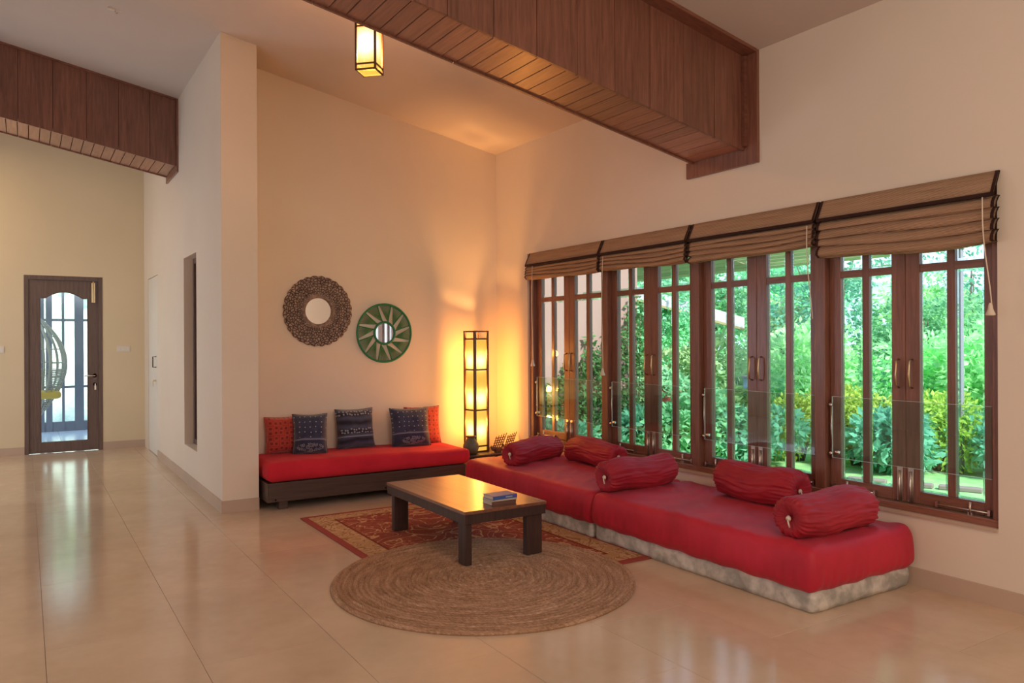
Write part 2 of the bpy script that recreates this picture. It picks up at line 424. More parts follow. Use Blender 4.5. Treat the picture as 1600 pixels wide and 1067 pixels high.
def sash(y0, y1, near):
    """one casement; near: True when its meeting stile is on the far (+Y) side"""
    st_m, st_h = .078, .072
    if near: a0, a1 = y0 + st_h * .8, y1 - st_m
    else: a0, a1 = y0 + st_m, y1 - st_h
    b = MB()
    b.box(SX0, SX1, y0, a0, FB + .012, FT - .004); b.box(SX0, SX1, a1, y1, FB + .012, FT - .004)
    s = b.build('sash', M['frame'], win, bevel=.003)
    b = MB(); b.box(SX0 + .001, SX1 - .001, a0, a1, FB + .012, .482); b.box(SX0 + .001, SX1 - .001, a0, a1, 1.992, FT - .004)
    b.box(SX0 + .004, SX1 - .004, a0, a1, 1.658, 1.70); b.build('rail', M['framey'], s, bevel=.002)
    mid = (a0 + a1) / 2; box('glazing_bar', (SX0 + .003, SX1 - .003, mid - .021, mid + .021, .482, 1.992), M['frame'], s, bevel=.003)
    for (p, q) in ((a0, mid - .021), (mid + .021, a1)):
        pane(p, q, .482, 1.658, s); pane(p, q, 1.70, 1.992, s)
    # pull handle on the meeting stile
    hy = (y1 - .036) if near else (y0 + .036)
    b = MB(); b.tube([(SX0, hy, 1.19), (SX0 - .028, hy, 1.18), (SX0 - .032, hy, 1.11), (SX0 - .028, hy, 1.045), (SX0, hy, 1.035)], .0055, 8)
    b.build('handle', M['brass'], s)
    # tower bolts, bottom and top
    by = (y1 - .03) if near else (y0 + .03)
    for (z0, z1) in ((FB + .005, .605), (1.90, FT - .01)):
        b = MB(); b.box(SX0 - .004, SX0, by - .016, by + .016, z0 + .01, z1); b.tube([(SX0 - .011, by, z0), (SX0 - .011, by, z1 - .02)], .006, 8)
        b.box(SX0 - .020, SX0 - .004, by - .004, by + .004, z1 - .06, z1 - .05); b.build('bolt', M['steel'], s)
    # casement stay on the bottom rail
    ya, yb_ = (y0 + .03, y0 + .29) if near else (y1 - .03 - .26, y1 - .03)
    b = MB(); b.tube([(SX0 - .016, ya, .436), (SX0 - .016, yb_, .436)], .0042, 8)
    b.box(SX0 - .02, SX0, ya - .006, ya + .006, .422, .450); b.box(SX0 - .02, SX0, yb_ - .006, yb_ + .006, .422, .450)
    pm = ya + .09 if near else yb_ - .09
    b.tube([(SX0 - .016, pm, .415), (SX0 - .016, pm, .475)], .0058, 8); b.box(SX0 - .02, SX0, pm - .012, pm + .012, .415, .425)
    b.build('window_stay', M['steel'], s)
    return s
for (y0, y1) in units:
    mid = (y0 + y1) / 2
    sash(y0 + .002, mid - .001, True); sash(mid + .001, y1 - .002, False)
    # guard panel of clear glass with its standing clips
    b = MB(); b.box(4.016, 4.022, y0 + .012, y1 - .035, .607, .965)
    gp = b.build('guard_panel', M['guard'], win)
    e = MB(); e.box(4.0155, 4.0225, y0 + .012, y1 - .035, .9642, .9657); e.box(4.0155, 4.0225, y0 + .012, y1 - .035, .606, .6075)
    e.box(4.0155, 4.0225, y1 - .0365, y1 - .035, .607, .965); e.build('glass_edge', M['guardedge'], gp)
    c = MB(); c.tube([(4.019, y1 - .028, .60), (4.019, y1 - .028, .93)], .004, 8)
    for z in (.63, .915): c.lathe([(.0, -.004), (.011, -.004), (.011, .010), (.0, .010)], 12, (4.016, y1 - .028, z), 'X')
    c.lathe([(.0, -.004), (.012, -.004), (.012, .012), (.0, .012)], 12, (4.012, y1 - .075, .64), 'X')
    c.build('clip', M['steel'], gp)

# slit window in the partition
w2 = empty('window_2'); w2['kind'] = 'structure'
b = MB(); sx0, sx1 = 1.345, 1.40
b.box(sx0, sx1, SY0, SY0 + .05, SZ0, SZ1); b.box(sx0, sx1, SY1 - .05, SY1, SZ0, SZ1); b.box(sx0, sx1, SY0 + .05, SY1 - .05, SZ0, SZ0 + .05); b.box(sx0, sx1, SY0 + .05, SY1 - .05, SZ1 - .05, SZ1)
b.build('frame', M['doorwood'], w2, bevel=.003)
box('panel', (1.365, 1.38, SY0 + .05, SY1 - .05, SZ0 + .05, SZ1 - .05), M['frame'], w2)

# ------------------------------------------------------------------ door_1: arched glazed hall door
d1 = empty('door_1'); d1['kind'] = 'structure'
b = MB(); b.box(DX0, DX0 + .045, YH - .006, YH + .10, 0, DZ); b.box(DX1 - .045, DX1, YH - .006, YH + .10, 0, DZ); b.box(DX0 + .045, DX1 - .045, YH - .006, YH + .10, DZ - .05, DZ)
b.build('frame', M['doorwood'], d1, bevel=.004)
lx0, lx1, gx0, gx1, gz0 = DX0 + .0452, DX1 - .0452, .149, .640, .130
y0, y1 = YH + .012, YH + .052
b = MB(); b.box(lx0, gx0, y0, y1, .008, DZ - .052); b.box(gx1, lx1, y0, y1, .008, DZ - .052); b.box(gx0, gx1, y0, y1, .008, gz0)
def arch(x):
    t = (x - gx0) / (gx1 - gx0); return 1.838 + .075 * math.sin(math.pi * min(1, max(0, (t - .12) / .76))) ** .8 if .12 < t < .88 else 1.838
n = 28
for i in range(n):
    xa, xb = gx0 + (gx1 - gx0) * i / n, gx0 + (gx1 - gx0) * (i + 1) / n
    b.prism([(xa, arch(xa)), (xb, arch(xb)), (xb, DZ - .052), (xa, DZ - .052)], 'Y', y0, y1)
leaf = b.build('leaf', M['doorwood'], d1, weld=True)
b = MB()
pts = [(gx0, gz0), (gx1, gz0)] + [(gx1 - (gx1 - gx0) * i / n, arch(gx1 - (gx1 - gx0) * i / n)) for i in range(n + 1)]
b.prism(pts, 'Y', y0 + .016, y0 + .022); b.build('pane', M['pane'], leaf)
b = MB(); b.tube([(gx0 + .004, y0 - .003, gz0 + .004), (gx1 - .004, y0 - .003, gz0 + .004)] + [(p[0], y0 - .003, p[1] - .004) for p in pts[2:]] + [], .005, 6, closed=True)
b.build('glazing_bead', M['doorwood'], leaf)
b = MB(); b.lathe([(.0, -.012), (.024, -.012), (.024, 0), (0, 0)], 20, (.712, y0, .905), 'Y'); b.tube([(.712, y0 - .01, .905), (.712, y0 - .05, .905), (.69, y0 - .055, .905), (.60, y0 - .052, .905)], .008, 8)
b.build('handle', M['steel'], leaf)
b = MB(); b.lathe([(.0, -.010), (.020, -.010), (.020, 0), (0, 0)], 20, (.716, y0, .800), 'Y'); b.box(.711, .721, y0 - .035, y0 - .01, .78, .81); b.box(.708, .726, y0 - .036, y0 - .031, .735, .785)
b.build('lock', M['steel'], leaf)
b = MB(); b.box(.682, .722, y0 - .024, y0, 1.79, 2.03); b.tube([(.702, y0 - .030, 1.80), (.702, y0 - .030, 2.045)], .008, 8); b.build('door_bolt', M['brass'], leaf, bevel=.002)
# door_2: white flush cupboard door in the partition
d2 = empty('door_2'); d2['kind'] = 'structure'
box('leaf', (XP + .004, XP + .04, 9.505, 10.295, .006, 2.065), M['white'], d2, bevel=.002)
b = MB(); b.tube([(XP + .004, 9.66, 1.14), (XP - .032, 9.66, 1.14), (XP - .032, 9.66, 1.02), (XP + .004, 9.66, 1.02)], .006, 8); b.build('handle', M['iron'], d2)
b = MB(); b.lathe([(0, -.01), (.014, -.01), (.014, 0), (0, 0)], 14, (XP + .004, 9.67, .865), 'X'); b.box(XP - .03, XP, 9.668, 9.672, .855, .875); b.box(XP - .032, XP - .028, 9.66, 9.685, .80, .855); b.build('key', M['brass'], d2)

# switch plates, ceiling sensor
def plate(x0, x1, z0, z1, label, knobs):
    t = thing('switch_plate', label, 'switch', ((x0 + x1) / 2, YH, (z0 + z1) / 2), group='switch plates on the far wall')
    w_, h_ = (x1 - x0) / 2, (z1 - z0) / 2
    box('plate', (-w_, w_, -.009, 0, -h_, h_), M['plastic'], t, bevel=.003)
    for i in range(knobs):
        c = -w_ + (i + .5) * 2 * w_ / knobs; box('rocker', (c - .012, c + .012, -.013, -.009, -.018, .018), M['white'], t, bevel=.001)
    return t
plate(.955, 1.10, 1.19, 1.265, 'cream switch plate on the wall between glazed door and partition', 3)
plate(-.30, -.205, 1.19, 1.27, 'cream switch plate on the far wall past the hinge side of the glazed door', 2)
t = thing('ceiling_hook', 'small pale hook plate fixed to the sloping ceiling by the hall beam', 'ceiling hook', (.58, 6.46, zc(.58)))
b = MB(); b.box(-.05, .05, -.012, .012, -.008, .006); b.build('plate', M['plastic'], t, bevel=.002)
b = MB(); b.tube([(0, 0, -.006), (0, 0, -.02), (.008, 0, -.03), (.016, 0, -.02)], .003, 6); b.build('hook', M['steel'], t)

# ------------------------------------------------------------------ roman blinds
m = mat('woven_reed', (.42, .27, .16), .8); g = N(m); v = g.coord('Object')
wv = g.n('ShaderNodeTexWave', wave_type='BANDS', bands_direction='Z'); wv.inputs['Scale'].default_value = 55; wv.inputs['Distortion'].default_value = 1.2; wv.inputs['Detail'].default_value = 2; wv.inputs['Detail Scale'].default_value = .6
g.l(v, wv.inputs['Vector'])
n1 = g.noise(g.coord('Object', (1, 1.2, 60)), 3, 3, .6)
f = g.math('ADD', g.math('MULTIPLY', wv.outputs[1], .45), g.math('MULTIPLY', n1, .55))
g.col(g.ramp(f, [(.28, (.18, .10, .058)), (.5, (.38, .235, .14)), (.75, (.56, .38, .24))])); g.bump(f, .4, .003)
M['reed'] = m
M['binding'] = fabric('dark_brown_binding', (.045, .018, .014), (.03, .012, .010))
def blind(ya, yb, zbot, sag, skew, label, cords):
    """ya<yb along the wall; folds stacked under a valance"""
    t = thing('roman_blind', label, 'blind', (0, (ya + yb) / 2, WZ1), group='folded reed blinds over the windows')
    L = yb - ya; rb = random.Random(int(ya * 100))
    def sheet(prof, name, th, sagf, mtl, y0=-L / 2, y1=L / 2, nu=26, parent=t, smooth=True):
        # prof: list of (x, z) world, offset to local
        out = prof + [(x + th, z) for (x, z) in prof[::-1]]
        b = MB(); n_ = len(out)
        def fn(u, vv):
            j = int(round(vv * n_)) % n_; x, z = out[j]; y = y0 + (y1 - y0) * u; s_ = y / L + .5
            return Vector((x, y, z - WZ1 - sagf(s_, j if j < len(prof) else n_ - 1 - j)))
        b.grid(nu, n_, fn, closed_v=True, smooth=smooth)
        return b.build(name, mtl, parent)
    flat = lambda s_, j: 0
    vz = 2.0
    sheet([(3.962, WZ1 - .001), (3.950, 2.08), (3.930, 2.04), (3.912, vz)], 'valance', .006, flat, M['reed'])
    sheet([(3.911, vz + .002), (3.905, vz - .004), (3.907, vz - .018), (3.916, vz - .018)], 'valance_binding', .004, flat, M['binding'])
    H = vz - .02 - zbot; K = 4
    prof = []
    for k in range(K):
        zt_ = vz - .01 - H * (k / K); ze = vz - .01 - H * ((k + 1) / K)
        prof += [(3.946 - .003 * k, zt_), (3.930 - .003 * k, zt_ - .25 * (zt_ - ze)), (3.917 - .003 * k, zt_ - .62 * (zt_ - ze)), (3.913 - .003 * k, ze - .003), (3.921 - .003 * k, ze - .006)]
    prof += [(3.925, zbot - .004)]
    amp = [rb.uniform(.6, 1.3) for _ in range(K + 1)]; ph = [rb.uniform(-.15, .15) for _ in range(K + 1)]
    def sg(s_, j):
        k = j / (5 * K); ka = int(min(K, j // 5))
        return k * (sag * 4 * s_ * (1 - s_) * (.7 + .3 * amp[ka]) + skew * (s_ - .5)) + .006 * math.sin(math.pi * 2 * (s_ + ph[ka]) * amp[ka]) * min(1, k * 3)
    sheet(prof, 'folded_panel', .02, sg, M['reed'], nu=34)
    # dark bindings on both ends
    for (e0, e1) in ((-L / 2 - .004, -L / 2 + .012), (L / 2 - .012, L / 2 + .004)):
        p2 = [(x - .003, z) for (x, z) in prof]
        sheet(p2, 'end_binding', .028, sg, M['binding'], e0, e1, 3)
        sheet([(3.958, WZ1 - .002), (3.946, 2.08), (3.926, 2.04), (3.908, vz)], 'end_binding', .014, flat, M['binding'], e0, e1, 3)
    for (yc, z0, z1, tas, lean) in cords:
        y_ = yc - (ya + yb) / 2
        b = MB(); pts = []
        for i in range(12):
            s_ = i / 11; pts.append((3.900 - .006 * math.sin(s_ * 3.1), y_ + lean * s_ + .006 * math.sin(s_ * 5), z0 + (z1 - z0) * s_ - WZ1))
        b.tube(pts, .0032, 6); cd_ = b.build('pull_cord', M['cord'], t)
        if tas:
            b = MB(); b.lathe([(.0, .012), (.006, .01), (.009, 0), (.012, -.02), (.022, -.045), (.018, -.05), (0, -.045)], 12, (3.900, y_ + lean, z1 - WZ1))
            b.build('tassel', M['cord'], cd_)
    return t
blind(4.905, 5.972, 1.868, .012, -.01, 'reed blind nearest the corner lamp, with a long cord at its far end', [(5.838, 1.98, 1.12, True, 0)])
blind(3.928, 4.888, 1.862, .012, -.02, 'reed blind second from the corner, its long cord hanging by the first mullion', [(4.826, 1.97, 1.07, True, .01)])
blind(2.888, 3.900, 1.848, .010, .02, 'reed blind second from the bare wall end, short cord by its near end', [(2.925, 1.97, 1.42, False, -.03)])
blind(1.895, 2.866, 1.775, .018, -.02, 'deepest hanging reed blind, at the bare wall end of the window, with curved cord', [(1.938, 1.98, 1.46, True, -.035)])

# ------------------------------------------------------------------ rounded, draped boxes
def rbox(name, dims, r, seg, m, parent=None, disp=None, loc=None):
    x0, x1, y0, y1, z0, z1 = dims
    b = MB(); cx, cy, cz = (x0 + x1) / 2, (y0 + y1) / 2, (z0 + z1) / 2
    h = Vector(((x1 - x0) / 2, (y1 - y0) / 2, (z1 - z0) / 2)); nx, ny, nz = [max(4, int(s / seg)) for s in (2 * h.x, 2 * h.y, 2 * h.z)]
    verts = {}
    def remap(t, H_):   # concentrate rows near the rounded edge
        return t
    def V(i, j, k):
        key = (i, j, k)
        if key not in verts:
            p = Vector((-h.x + 2 * h.x * i / nx, -h.y + 2 * h.y * j / ny, -h.z + 2 * h.z * k / nz))
            q = Vector([max(-(h[a] - r), min(h[a] - r, p[a])) for a in range(3)]); d = p - q
            nrm = d.normalized() if d.length > 1e-6 else Vector((0, 0, 1))
            pp = q + nrm * r
            if disp: pp = disp(pp + Vector((cx, cy, cz)), nrm) - Vector((cx, cy, cz))
            verts[key] = b.b.verts.new(pp + Vector((cx, cy, cz)))
        return verts[key]
    def F(a): fc = b.b.faces.new(a); fc.smooth = True
    for i in range(nx):
        for j in range(ny):
            F((V(i, j, nz), V(i + 1, j, nz), V(i + 1, j + 1, nz), V(i, j + 1, nz))); F((V(i, j, 0), V(i, j + 1, 0), V(i + 1, j + 1, 0), V(i + 1, j, 0)))
    for i in range(nx):
        for k in range(nz):
            F((V(i, 0, k), V(i + 1, 0, k), V(i + 1, 0, k + 1), V(i, 0, k + 1))); F((V(i, ny, k), V(i, ny, k + 1), V(i + 1, ny, k + 1), V(i + 1, ny, k)))
    for j in range(ny):
        for k in range(nz):
            F((V(0, j, k), V(0, j, k + 1), V(0, j + 1, k + 1), V(0, j + 1, k))); F((V(nx, j, k), V(nx, j + 1, k), V(nx, j + 1, k + 1), V(nx, j, k + 1)))
    return b.build(name, m, parent, loc)
def smooth01(a, b_, x):
    t = min(1, max(0, (x - a) / (b_ - a))); return t * t * (3 - 2 * t)

def floor_mattress(ya, yb, label, seed, near):
    X0, X1, ZT = 3.115, 3.962, .312
    t = thing('floor_mattress', label, 'mattress', ((X0 + X1) / 2, (ya + yb) / 2, 0), group='red covered floor mattresses under the window')
    ox, oy = (X0 + X1) / 2, (ya + yb) / 2; L2 = (yb - ya) / 2
    def dbase(p, n_):
        q = noise.noise(Vector((p.x * 9 + seed, p.y * 9, p.z * 20))) * .010
        puff = .004 * math.sin(p.y * 2 * math.pi / .12) * math.sin(p.z * math.pi / .09 + .3)
        return p + Vector((n_.x, n_.y, 0)) * (q + puff)
    rbox('base', (-.40, .40, -L2 + .018, L2 - .004, 0, .105), .014, .025, M['ticking'], t, dbase)
    def dsheet(p, n_):
        e = noise.noise(Vector((p.x * 2.2 + seed, p.y * 2.2, seed))) ; w_ = noise.noise(Vector((p.x * 7 + 3, p.y * 5 + seed, 2)))
        top = max(0, n_.z)
        out = p + Vector((0, 0, 1)) * top * (.008 * e + .005 * w_)
        # broad creases on the top
        cr = noise.noise(Vector((p.x * 3 + p.y * 2.2, (p.y - p.x) * 9 + seed, 1.7)))
        out += Vector((0, 0, 1)) * top * .006 * max(0, abs(cr) - .25) * 3
        side = 1 - abs(n_.z)
        low = 1 - smooth01(.10, .26, p.z)
        s = p.y if abs(n_.x) > abs(n_.y) else p.x
        corner = math.exp(-min(abs(p.y + L2), abs(p.y - L2)) / .12) if abs(n_.x) > abs(n_.y) else math.exp(-min(abs(p.x + .42), abs(p.x - .42)) / .12)
        pl = math.sin(s * 95 + 3 * noise.noise(Vector((s * 9, seed, 0)))) * (.0022 + .007 * corner * low)
        bulge = .012 * math.sin(math.pi * min(1, max(0, (p.z - .09) / .20)))
        out += Vector((n_.x, n_.y, 0)) * side * (bulge + pl * (.3 + .7 * low) + .004 * noise.noise(Vector((p.x * 5, p.y * 5, p.z * 7 + seed))))
        if p.z < .13: out.z += .006 * noise.noise(Vector((s * 6, seed, 4))) + .003 * math.sin(s * 31)
        return out
    rbox('fitted_sheet', (X0 - ox, X1 - ox, -L2, L2, .092, ZT), .045, .0165, M['crimson'], t, dsheet)
    return t
floor_mattress(2.315, 3.986, 'crimson floor mattress nearest the viewer, under the two bare wall end windows', 1.3, True)
floor_mattress(3.996, 5.69, 'crimson floor mattress next to the corner lamp', 5.1, False)

def bolster(a, b_, r, z, label, seed, tie=-1):
    """a, b_: ends of the axis on plan; lies on height z"""
    A, B = Vector((*a, 0)), Vector((*b_, 0)); d = B - A; L = d.length; rz = math.atan2(d.y, d.x)
    t = thing('bolster', label, 'bolster', ((A.x + B.x) / 2, (A.y + B.y) / 2, z), rz, 'dark red bolsters on the floor mattresses')
    b = MB(); nu, nv = 60, 120
    def fn(u, v):
        th = 2 * math.pi * v; s = u * 2 - 1
        x = s * L / 2; e = abs(s)
        if e > .80:
            k = (e - .80) / .20; rr = r * math.sqrt(max(0, 1 - k ** 2.6)) * (1 - .0 * k); x = math.copysign(L / 2 * (.80 + .20 * math.sin(k * math.pi / 2) ** .8), s)
            if k > .88: x = math.copysign(L / 2 * (1 - .10 * (k - .88) / .12), s); rr = r * .5 * (1 - (k - .88) / .12) + .004
        else: rr = r
        g_ = smooth01(.45, .95, e)
        puck = .5 * abs(math.sin(th * 9 + seed + .6 * math.sin(th * 3))) + .5 * abs(math.sin(th * 14 + 2 * seed))
        rr *= 1 - g_ * .13 * puck
        rr *= 1 + .05 * noise.noise(Vector((s * 2.3, math.cos(th) * 1.2 + seed, math.sin(th) * 1.2)))
        # lengthwise creases
        rr += .0075 * noise.noise(Vector((s * 1.8, math.cos(th) * 6 + seed, math.sin(th) * 6))) + .0055 * noise.noise(Vector((s * 4.0, math.cos(th) * 14 + seed, math.sin(th) * 14)))
        y = rr * math.cos(th) * 1.05; zz = rr * math.sin(th)
        lim = -r * .86
        if zz < lim: zz = lim + (zz - lim) * .2
        zz += r * .89 + .009 * math.sin(s * 4 + seed)
        if e > .5: zz = max(zz, .001)
        return Vector((x, y, max(zz, .0005)))
    b.grid(nu, nv, fn, closed_v=True)
    b.build('cover', M['bolster'], t)
    b = MB(); xe = tie * (L / 2 - .012)
    b.lathe([(0, -.006), (.010, -.006), (.015, 0), (.010, .010), (0, .012)], 14, (xe, 0, r * .9), 'X')
    b.tube([(xe + tie * .004, .0, r * .9), (xe + tie * .020, -.012, r * .82), (xe + tie * .018, -.02, r * .55)], .004, 6)
    b.build('drawstring', M['cord'], t)
    return t
ZM = .312
bolster((3.235, 5.19), (3.845, 5.40), .100, ZM, 'dark red bolster lying across the mattress end by the lamp', 1.)
bolster((3.86, 5.19), (3.84, 4.56), .105, ZM, 'dark red bolster along the wall behind the joint of the two mattresses', 2.3, 1)
bolster((3.17, 3.93), (3.79, 3.97), .108, ZM + .001, 'dark red bolster laid crosswise over the joint of the two mattresses', 3.7)
bolster((3.815, 3.50), (3.80, 2.89), .118, ZM, 'dark red bolster along the wall in the middle of the nearest mattress', 4.9, 1)
bolster((3.19, 2.515), (3.80, 2.50), .112, ZM, 'dark red bolster across the nearest mattress end, showing its white drawstring knot', 6.1)

# ------------------------------------------------------------------ wooden bench with its mattress and cushions
bx0, bx1, by0, by1 = 1.562, 3.288, 6.0, 6.585
t = thing('bench', 'long low dark wood bench against the back wall beside the partition', 'bench', ((bx0 + bx1) / 2, (by0 + by1) / 2, 0))
ox, oy = t.location.x, t.location.y
box('front_board', (bx0 - ox, bx1 - ox, by0 - oy, by0 + .025 - oy, .068, .214), M['benchwood'], t, bevel=.003)
box('back_board', (bx0 - ox, bx1 - ox, by1 - .025 - oy, by1 - oy, .068, .214), M['benchwood'], t, bevel=.003)
for x in (bx0, bx1 - .025): box('side_board', (x - ox, x + .025 - ox, by0 + .025 - oy, by1 - .025 - oy, .068, .214), M['benchwood'], t, bevel=.003)
box('deck', (bx0 + .025 - ox, bx1 - .025 - ox, by0 + .025 - oy, by1 - .025 - oy, .18, .205), M['benchwood'], t)
for x in (1.66, 2.60, 3.16):
    for y in (by0 + .04, by1 - .11): box('leg', (x - ox, x + .07 - ox, y - oy, y + .07 - oy, 0, .18), M['benchwood'], t, bevel=.003)
for x in (1.625, 2.53): MB().lathe([(0, -.004), (.006, -.003), (.007, 0), (0, 0)], 10, (x - ox, by0 - oy, .085), 'Y').build('bolt_head', M['steel'], t)
def dbm(p, n_):
    out = Vector(p); X_ = p.x; s = X_ if abs(n_.y) > abs(n_.x) else p.y
    low = 1 - smooth01(.215, .33, p.z); side = 1 - abs(n_.z)
    c = math.exp(-abs(X_ + .87) / .10) + .5 * math.exp(-abs(X_ - .89) / .08)
    out += Vector((n_.x, n_.y, 0)) * side * (.012 * math.sin(math.pi * min(1, max(0, (p.z - .215) / .15))) + .010 * c * low * math.sin(s * 60) + .006 * noise.noise(Vector((X_ * 4, p.y * 4, p.z * 6))))
    out.z += max(0, n_.z) * (.006 * noise.noise(Vector((X_ * 2.5, p.y * 4, 0))) + .004 * noise.noise(Vector((X_ * 8, p.y * 3, 5)))) - .022 * smooth01(-.2, .9, X_) * max(0, n_.z)
    if p.z < .23: out.z += .004 * math.sin(s * 17) * side
    return out
tm = thing('bench_mattress', 'long thin mattress in a scarlet cotton cover lying on the wooden bench', 'mattress', (2.445, 6.295, 0))
rbox('cover', (-.875, .885, -.303, .300, .215, .372), .045, .018, M['scarlet'], tm, dbm)

def navy(name, kind):
    m = mat(name, (.022, .030, .075), .85, sheen=.3); g = N(m)
    tc_ = g.n('ShaderNodeTexCoord'); sp = g.n('ShaderNodeSeparateXYZ'); g.l(tc_.outputs['Object'], sp.inputs[0]); X_, Z_ = sp.outputs[0], sp.outputs[2]
    base = g.ramp(g.noise(tc_.outputs['Object'], 8, 3), [(.3, (.020, .026, .060)), (.7, (.045, .055, .11))])
    cb = g.n('ShaderNodeCombineXYZ'); g.l(X_, cb.inputs[0]); g.l(Z_, cb.inputs[1])
    def band(z, w_): return g.math('LESS_THAN', g.math('ABSOLUTE', g.math('SUBTRACT', Z_, z)), w_)
    vo = g.n('ShaderNodeTexVoronoi'); vo.voronoi_dimensions = '2D'; vo.inputs['Scale'].default_value = 23; vo.inputs['Randomness'].default_value = .18; g.l(cb.outputs[0], vo.inputs['Vector'])
    dots = g.math('LESS_THAN', vo.outputs[0], .10)
    if kind == 'dots':
        hi = g.math('GREATER_THAN', Z_, .135); d = g.math('MULTIPLY', dots, hi)
        c = g.mix(d, base, (.42, .42, .44))
        wob = g.math('ADD', Z_, g.math('MULTIPLY', g.noise(tc_.outputs['Object'], 9, 1), .02))
        bd = g.math('LESS_THAN', g.math('ABSOLUTE', g.math('SUBTRACT', wob, .128)), .007)
        c = g.mix(g.math('MULTIPLY', bd, .6), c, (.24, .25, .34))
        low = g.math('LESS_THAN', Z_, .112); c = g.mix(g.math('MULTIPLY', low, .5), c, (.012, .014, .04))
        # embroidered spray near the bottom
        ex = g.math('LESS_THAN', g.math('ADD', g.math('POWER', g.math('DIVIDE', X_, .11), 2), g.math('POWER', g.math('DIVIDE', g.math('SUBTRACT', Z_, .055), .034), 2)), 1)
        vv = g.n('ShaderNodeTexVoronoi'); vv.voronoi_dimensions = '2D'; vv.inputs['Scale'].default_value = 34; g.l(cb.outputs[0], vv.inputs['Vector'])
        em = g.math('MULTIPLY', ex, g.math('MAXIMUM', g.math('LESS_THAN', g.math('ABSOLUTE', g.math('SUBTRACT', vv.outputs[0], .42)), .07), g.math('LESS_THAN', vv.outputs[0], .16)))
        c = g.mix(g.math('MULTIPLY', em, .75), c, (.34, .35, .40))
    else:
        wv_ = g.n('ShaderNodeTexWave', bands_direction='Y'); wv_.inputs['Scale'].default_value = 4.2; wv_.inputs['Distortion'].default_value = 2.5; wv_.inputs['Detail'].default_value = 1; wv_.inputs['Detail Scale'].default_value = 1.5; g.l(cb.outputs[0], wv_.inputs['Vector'])
        c = g.mix(wv_.outputs[1], (.008, .010, .028), (.06, .075, .13))
        zone = g.math('MAXIMUM', band(.155, .022), band(.31, .022))
        vv = g.n('ShaderNodeTexVoronoi'); vv.voronoi_dimensions = '2D'; vv.inputs['Scale'].default_value = 38; vv.inputs['Randomness'].default_value = .6; g.l(cb.outputs[0], vv.inputs['Vector'])
        c = g.mix(g.math('MULTIPLY', zone, g.math('LESS_THAN', vv.outputs[0], .28)), c, (.30, .32, .36))
        c = g.mix(g.math('MULTIPLY', band(.108, .005), .8), c, (.25, .28, .36))
    g.col(c); g.bump(g.noise(tc_.outputs['Object'], 260, 2), .25, .002); return m
M['navydot'] = navy('navy_dotted_cotton', 'dots'); M['navystripe'] = navy('navy_striped_cotton', 'stripes')
m = mat('red_printed_cotton', (.50, .06, .04), .85, sheen=.3); g = N(m); tc_ = g.n('ShaderNodeTexCoord'); sp = g.n('ShaderNodeSeparateXYZ'); g.l(tc_.outputs['Object'], sp.inputs[0])
cb = g.n('ShaderNodeCombineXYZ'); g.l(sp.outputs[0], cb.inputs[0]); g.l(sp.outputs[2], cb.inputs[1])
vo = g.n('ShaderNodeTexVoronoi'); vo.voronoi_dimensions = '2D'; vo.distance = 'CHEBYCHEV'; vo.inputs['Scale'].default_value = 24; vo.inputs['Randomness'].default_value = .25; g.l(cb.outputs[0], vo.inputs['Vector'])
c = g.ramp(vo.outputs[0], [(.0, (.07, .012, .02)), (.16, (.07, .012, .02)), (.2, (.42, .045, .035)), (.34, (.66, .18, .12)), (.38, (.42, .04, .03)), (.48, (.40, .04, .03))], 'CONSTANT')
g.col(g.mix(.35, c, (.50, .05, .035))); M['redprint'] = m

def cushion(x, y, z, w_, h_, rz, lean, mt, label, group, thick=.085):
    t = thing('cushion', label, 'cushion', (x, y, z), group=group, rot=(R(-lean), 0, R(rz)))
    b = MB(); n = 26
    def mk(sgn):
        def fn(u, v):
            s, q = u * 2 - 1, v * 2 - 1
            xx = s * w_ / 2 * (1 - .085 * (1 - q * q)); zz = q * h_ / 2 * (1 - .075 * (1 - s * s))
            d = (max(0, 1 - s ** 4) * max(0, 1 - q ** 4)) ** .55 * thick
            wr_ = .006 * noise.noise(Vector((s * 3 + x * 7, q * 3, sgn))) + .004 * noise.noise(Vector((s * 7, q * 6 + x * 3, 3)))
            return Vector((xx, sgn * (d + wr_ * min(1, d * 20)), zz + h_ / 2))
        return fn
    b.grid(n, n, mk(-1)); b.grid(n, n, mk(1)); b.build('cover', mt, t, weld=True)
    # piped seam
    b = MB(); pts = []
    for k in range(4 * 14):
        side, f = divmod(k, 14); f = f / 14 * 2 - 1
        s, q = [(f, -1), (1, f), (-f, 1), (-1, -f)][side]
        pts.append((s * w_ / 2 * (1 - .085 * (1 - q * q)), 0, q * h_ / 2 * (1 - .075 * (1 - s * s)) + h_ / 2))
    b.tube(pts, .0035, 6, closed=True); b.build('seam', mt, t)
    return t
zb_ = .362
cushion(1.835, 6.505, zb_, .31, .315, 0, 9, M['redprint'], 'red printed cushion at the partition end of the bench, behind a navy one', 'red cushions on the bench')
cushion(2.0, 6.33, zb_, .285, .345, -16, 15, M['navydot'], 'navy dotted cushion overlapping the red cushion at the partition end', 'navy cushions on the bench')
cushion(2.46, 6.475, zb_ - .002, .355, .355, 3, 10, M['navystripe'], 'navy cushion with light and dark stripes, standing alone at mid bench', 'navy cushions on the bench')
cushion(2.955, 6.40, zb_ - .012, .375, .355, -3, 12, M['navydot'], 'navy dotted cushion in front of the red cushion nearest the lamp', 'navy cushions on the bench')
cushion(3.13, 6.515, zb_ - .015, .36, .35, 0, 8, M['redprint'], 'red printed cushion nearest the floor lamp, half hidden', 'red cushions on the bench', .06)

